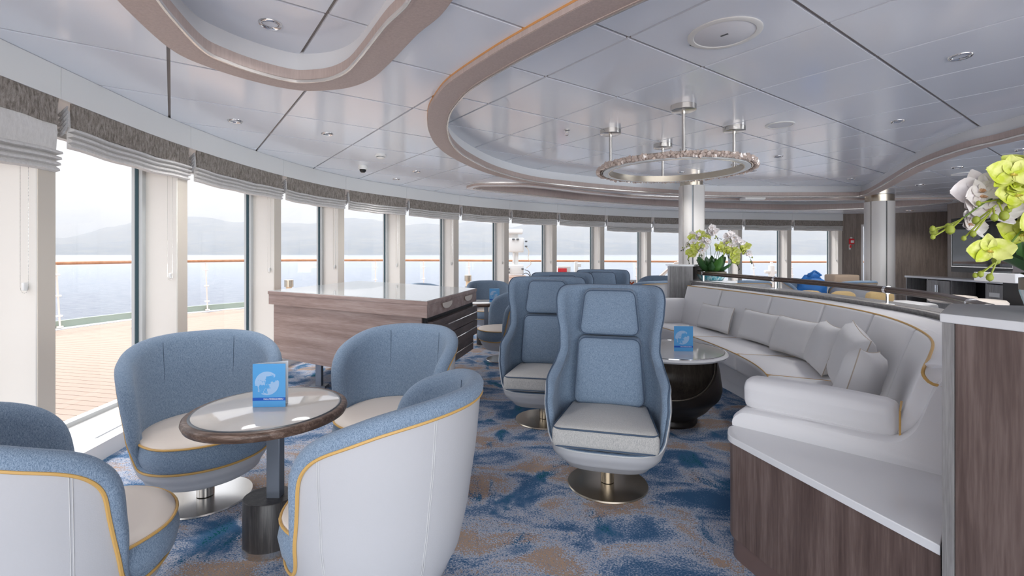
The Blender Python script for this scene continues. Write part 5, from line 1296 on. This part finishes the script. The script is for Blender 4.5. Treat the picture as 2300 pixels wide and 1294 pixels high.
mb = MB(); mb.box((.35, 0, 1.09), (1.9, .62, .12)); mb.build('counter_top', M_['stone'], t, bevel=.006)
mb = MB(); mb.box((.50, .0, .515), (1.55, .46, 1.03)); mb.build('front', M_['white'], t); mb = MB(); mb.box((-.29, 0, .515), (.03, .47, 1.03)); mb.build('end_board', M_['black'], t)
t = thing('laptop', 'dark grey laptop open on the high white counter, lid towards us', 'laptop', (6.50, 6.0, 1.15), R(6))
mb = MB(); mb.rbox((.33, .23, .015), .006, 1, lambda v: v + Vector((0, .12, .009))); mb.build('base', M_['laptop'] if 'laptop' in M_ else M_['darkmetal'], t)
mb = MB(); M = Matrix.Rotation(R(14), 3, 'X'); mb.rbox((.33, .008, .215), .004, 1, lambda v: M @ (v + Vector((0, 0, .112)))); lid = mb.build('lid', mat('laptop_grey', (.16, .145, .15), .35, .6), t)
mb = MB(); pts = []
for k in range(24):
    a = 2 * PI * k / 24; r = .018 * (1 + .06 * math.cos(2 * a)); x, z = r * math.cos(a), r * math.sin(a) * 1.02
    if math.hypot(x - .022, z - .002) < .010: d = Vector((x - .022, z - .002)).normalized() * .010; x, z = .022 + d.x, .002 + d.y
    pts.append((x, z))
vs = [M @ Vector((x, -.0055, z + .115)) for x, z in pts] + [M @ Vector((x, -.0045, z + .115)) for x, z in pts]; mb.add(vs, [tuple(range(24)), tuple(range(24, 48))[::-1]]); mb.rbox((.006, .001, .012), .0005, 1, lambda v: M @ (Matrix.Rotation(R(-30), 3, 'Y') @ v + Vector((.003, -.005, .142)))); mb.build('emblem', M_['black'], lid, smooth=False)
for x, y, lab in ((6.30, 6.75, 'beige round stool top behind the rail, left of its pair'), (6.12, 6.18, 'beige round stool top behind the rail, nearer of the pair')):
    t = thing('bar_stool', lab, 'stool', (x, y, 0), 0, 'beige stools by the service counter')
    mb = MB(); mb.lathe([(0, .70), (.24, .70), (.27, .72), (.275, .77), (.25, .80), (0, .812)], 40); mb.build('seat', M_['cream'], t, ang=50)
    mb = MB(); mb.lathe([(0, .02), (.03, .02), (.03, .70), (0, .70)], 16); mb.build('post', M_['steel'], t); mb = MB(); mb.lathe([(0, 0), (.22, 0), (.22, .015), (0, .02)], 32); mb.build('base_disc', M_['steel'], t)
# fire call point and sign on the end pillar
def on_pillar(px, z): d = 14.24; return ((px - 1150) / FPX * d, d, z)
t = thing('fire_call_point', 'red fire call point on the brown pillar right of the windows', 'alarm', on_pillar(1913, 1.77))
mb = MB(); mb.rbox((.17, .05, .17), .015, 2, lambda v: v); b = mb.build('housing', M_['red'], t); mb = MB(); mb.box((0, -.027, -.005), (.09, .005, .07)); mb.build('glass_plate', M_['whiteplastic'], b)
mb = MB(); mb.rbox((.06, .04, .04), .01, 2, lambda v: v + Vector((-.02, 0, .11))); mb.build('cover_tab', M_['whiteplastic'], b)
t = thing('fire_sign', 'small red and white fire sign under the call point', 'sign', on_pillar(1913, 1.60))
mb = MB(); mb.box((0, 0, 0), (.17, .012, .15)); b = mb.build('plate', M_['whiteplastic'], t); mb = MB(); mb.box((-.035, -.008, .02), (.07, .004, .085)); mb.box((.045, -.008, -.035), (.05, .004, .05)); mb.box((.05, -.008, .035), (.035, .004, .04)); mb.build('red_symbol', M_['red'], b)
# blue bag, boxes and cushions on the far chairs
t = thing('bag', 'crumpled blue bag lying on a far tub chair behind the rail', 'bag', (5.72, 9.0, .55))
def lump(mb, c, s, seed, n=14, am=.22):
    rows = []
    for i in range(n + 1):
        th = PI * i / n; rows.append([]); 
        for j in range(n * 2):
            ph = PI * j / n; v = Vector((math.sin(th) * math.cos(ph), math.sin(th) * math.sin(ph), math.cos(th))); k = 1 + am * noise.noise(v * 2.2 + Vector((seed, 0, 0))) + am * .5 * noise.noise(v * 5 + Vector((seed, 5, 0)))
            rows[-1].append(Vector(c) + Vector((v.x * s[0], v.y * s[1], v.z * s[2])) * k)
    mb.grid(rows, cu=True)
mb = MB(); lump(mb, (0, 0, .20), (.27, .18, .24), 3); lump(mb, (.03, 0, .43), (.12, .07, .07), 9); mb.build('body', M_['bag'], t, ang=50)
mb = MB(); mb.tube(catmull([(-.1, -.12, .42), (-.06, -.14, .52), (.02, -.12, .50), (.1, -.12, .44)], 5), .018, 6); mb.build('handle', M_['bag'], t)
t = thing('cushion_box', 'tan padded box showing above the rightmost far tub chair', 'box', (6.95, 9.95, .80))
mb = MB(); mb.rbox((.52, .35, .16), .03, 3, lambda v: v + Vector((0, 0, .08))); mb.build('cover', mat('tan_cover', (.66, .50, .36), .6), t, ang=60)
t = thing('side_cabinet', 'low pale cabinet under the tan padded box', 'cabinet', (6.95, 9.95, 0)); mb = MB(); mb.box((0, 0, .40), (.6, .4, .80)); mb.build('carcass', M_['white'], t, bevel=.01)
for (x, y, z, wd, a, lab) in ((4.62, 7.35, .652, .42, 6, 'ochre cushion just above the partition under the blue bag'), (5.05, 7.2, .652, .34, -8, 'rolled ochre cushion right of the other, above the partition'), (5.65, 7.25, .652, .40, 0, 'ochre cushion seen right of the round column base')):
    t = thing('ochre_cushion', lab, 'cushion', (x, y, z), R(a), 'ochre cushions behind the partition'); mb = MB(); mb.rbox((wd, .16, .16), .07, 4, lambda v: v + Vector((0, 0, .08)), puff=.02); mb.build('cover', M_['tan'], t, ang=70)
t = thing('low_seat', 'pale low bench behind the partition carrying the ochre cushions', 'bench', (4.9, 7.35, 0)); mb = MB(); mb.rbox((2.3, .6, .40), .05, 4, lambda v: v + Vector((.35, 0, .45))); mb.build('seat', M_['leather_sofa'], t); mb = MB(); mb.box((.35, 0, .13), (2.2, .5, .26)); mb.build('base', M_['wood_slate'], t)
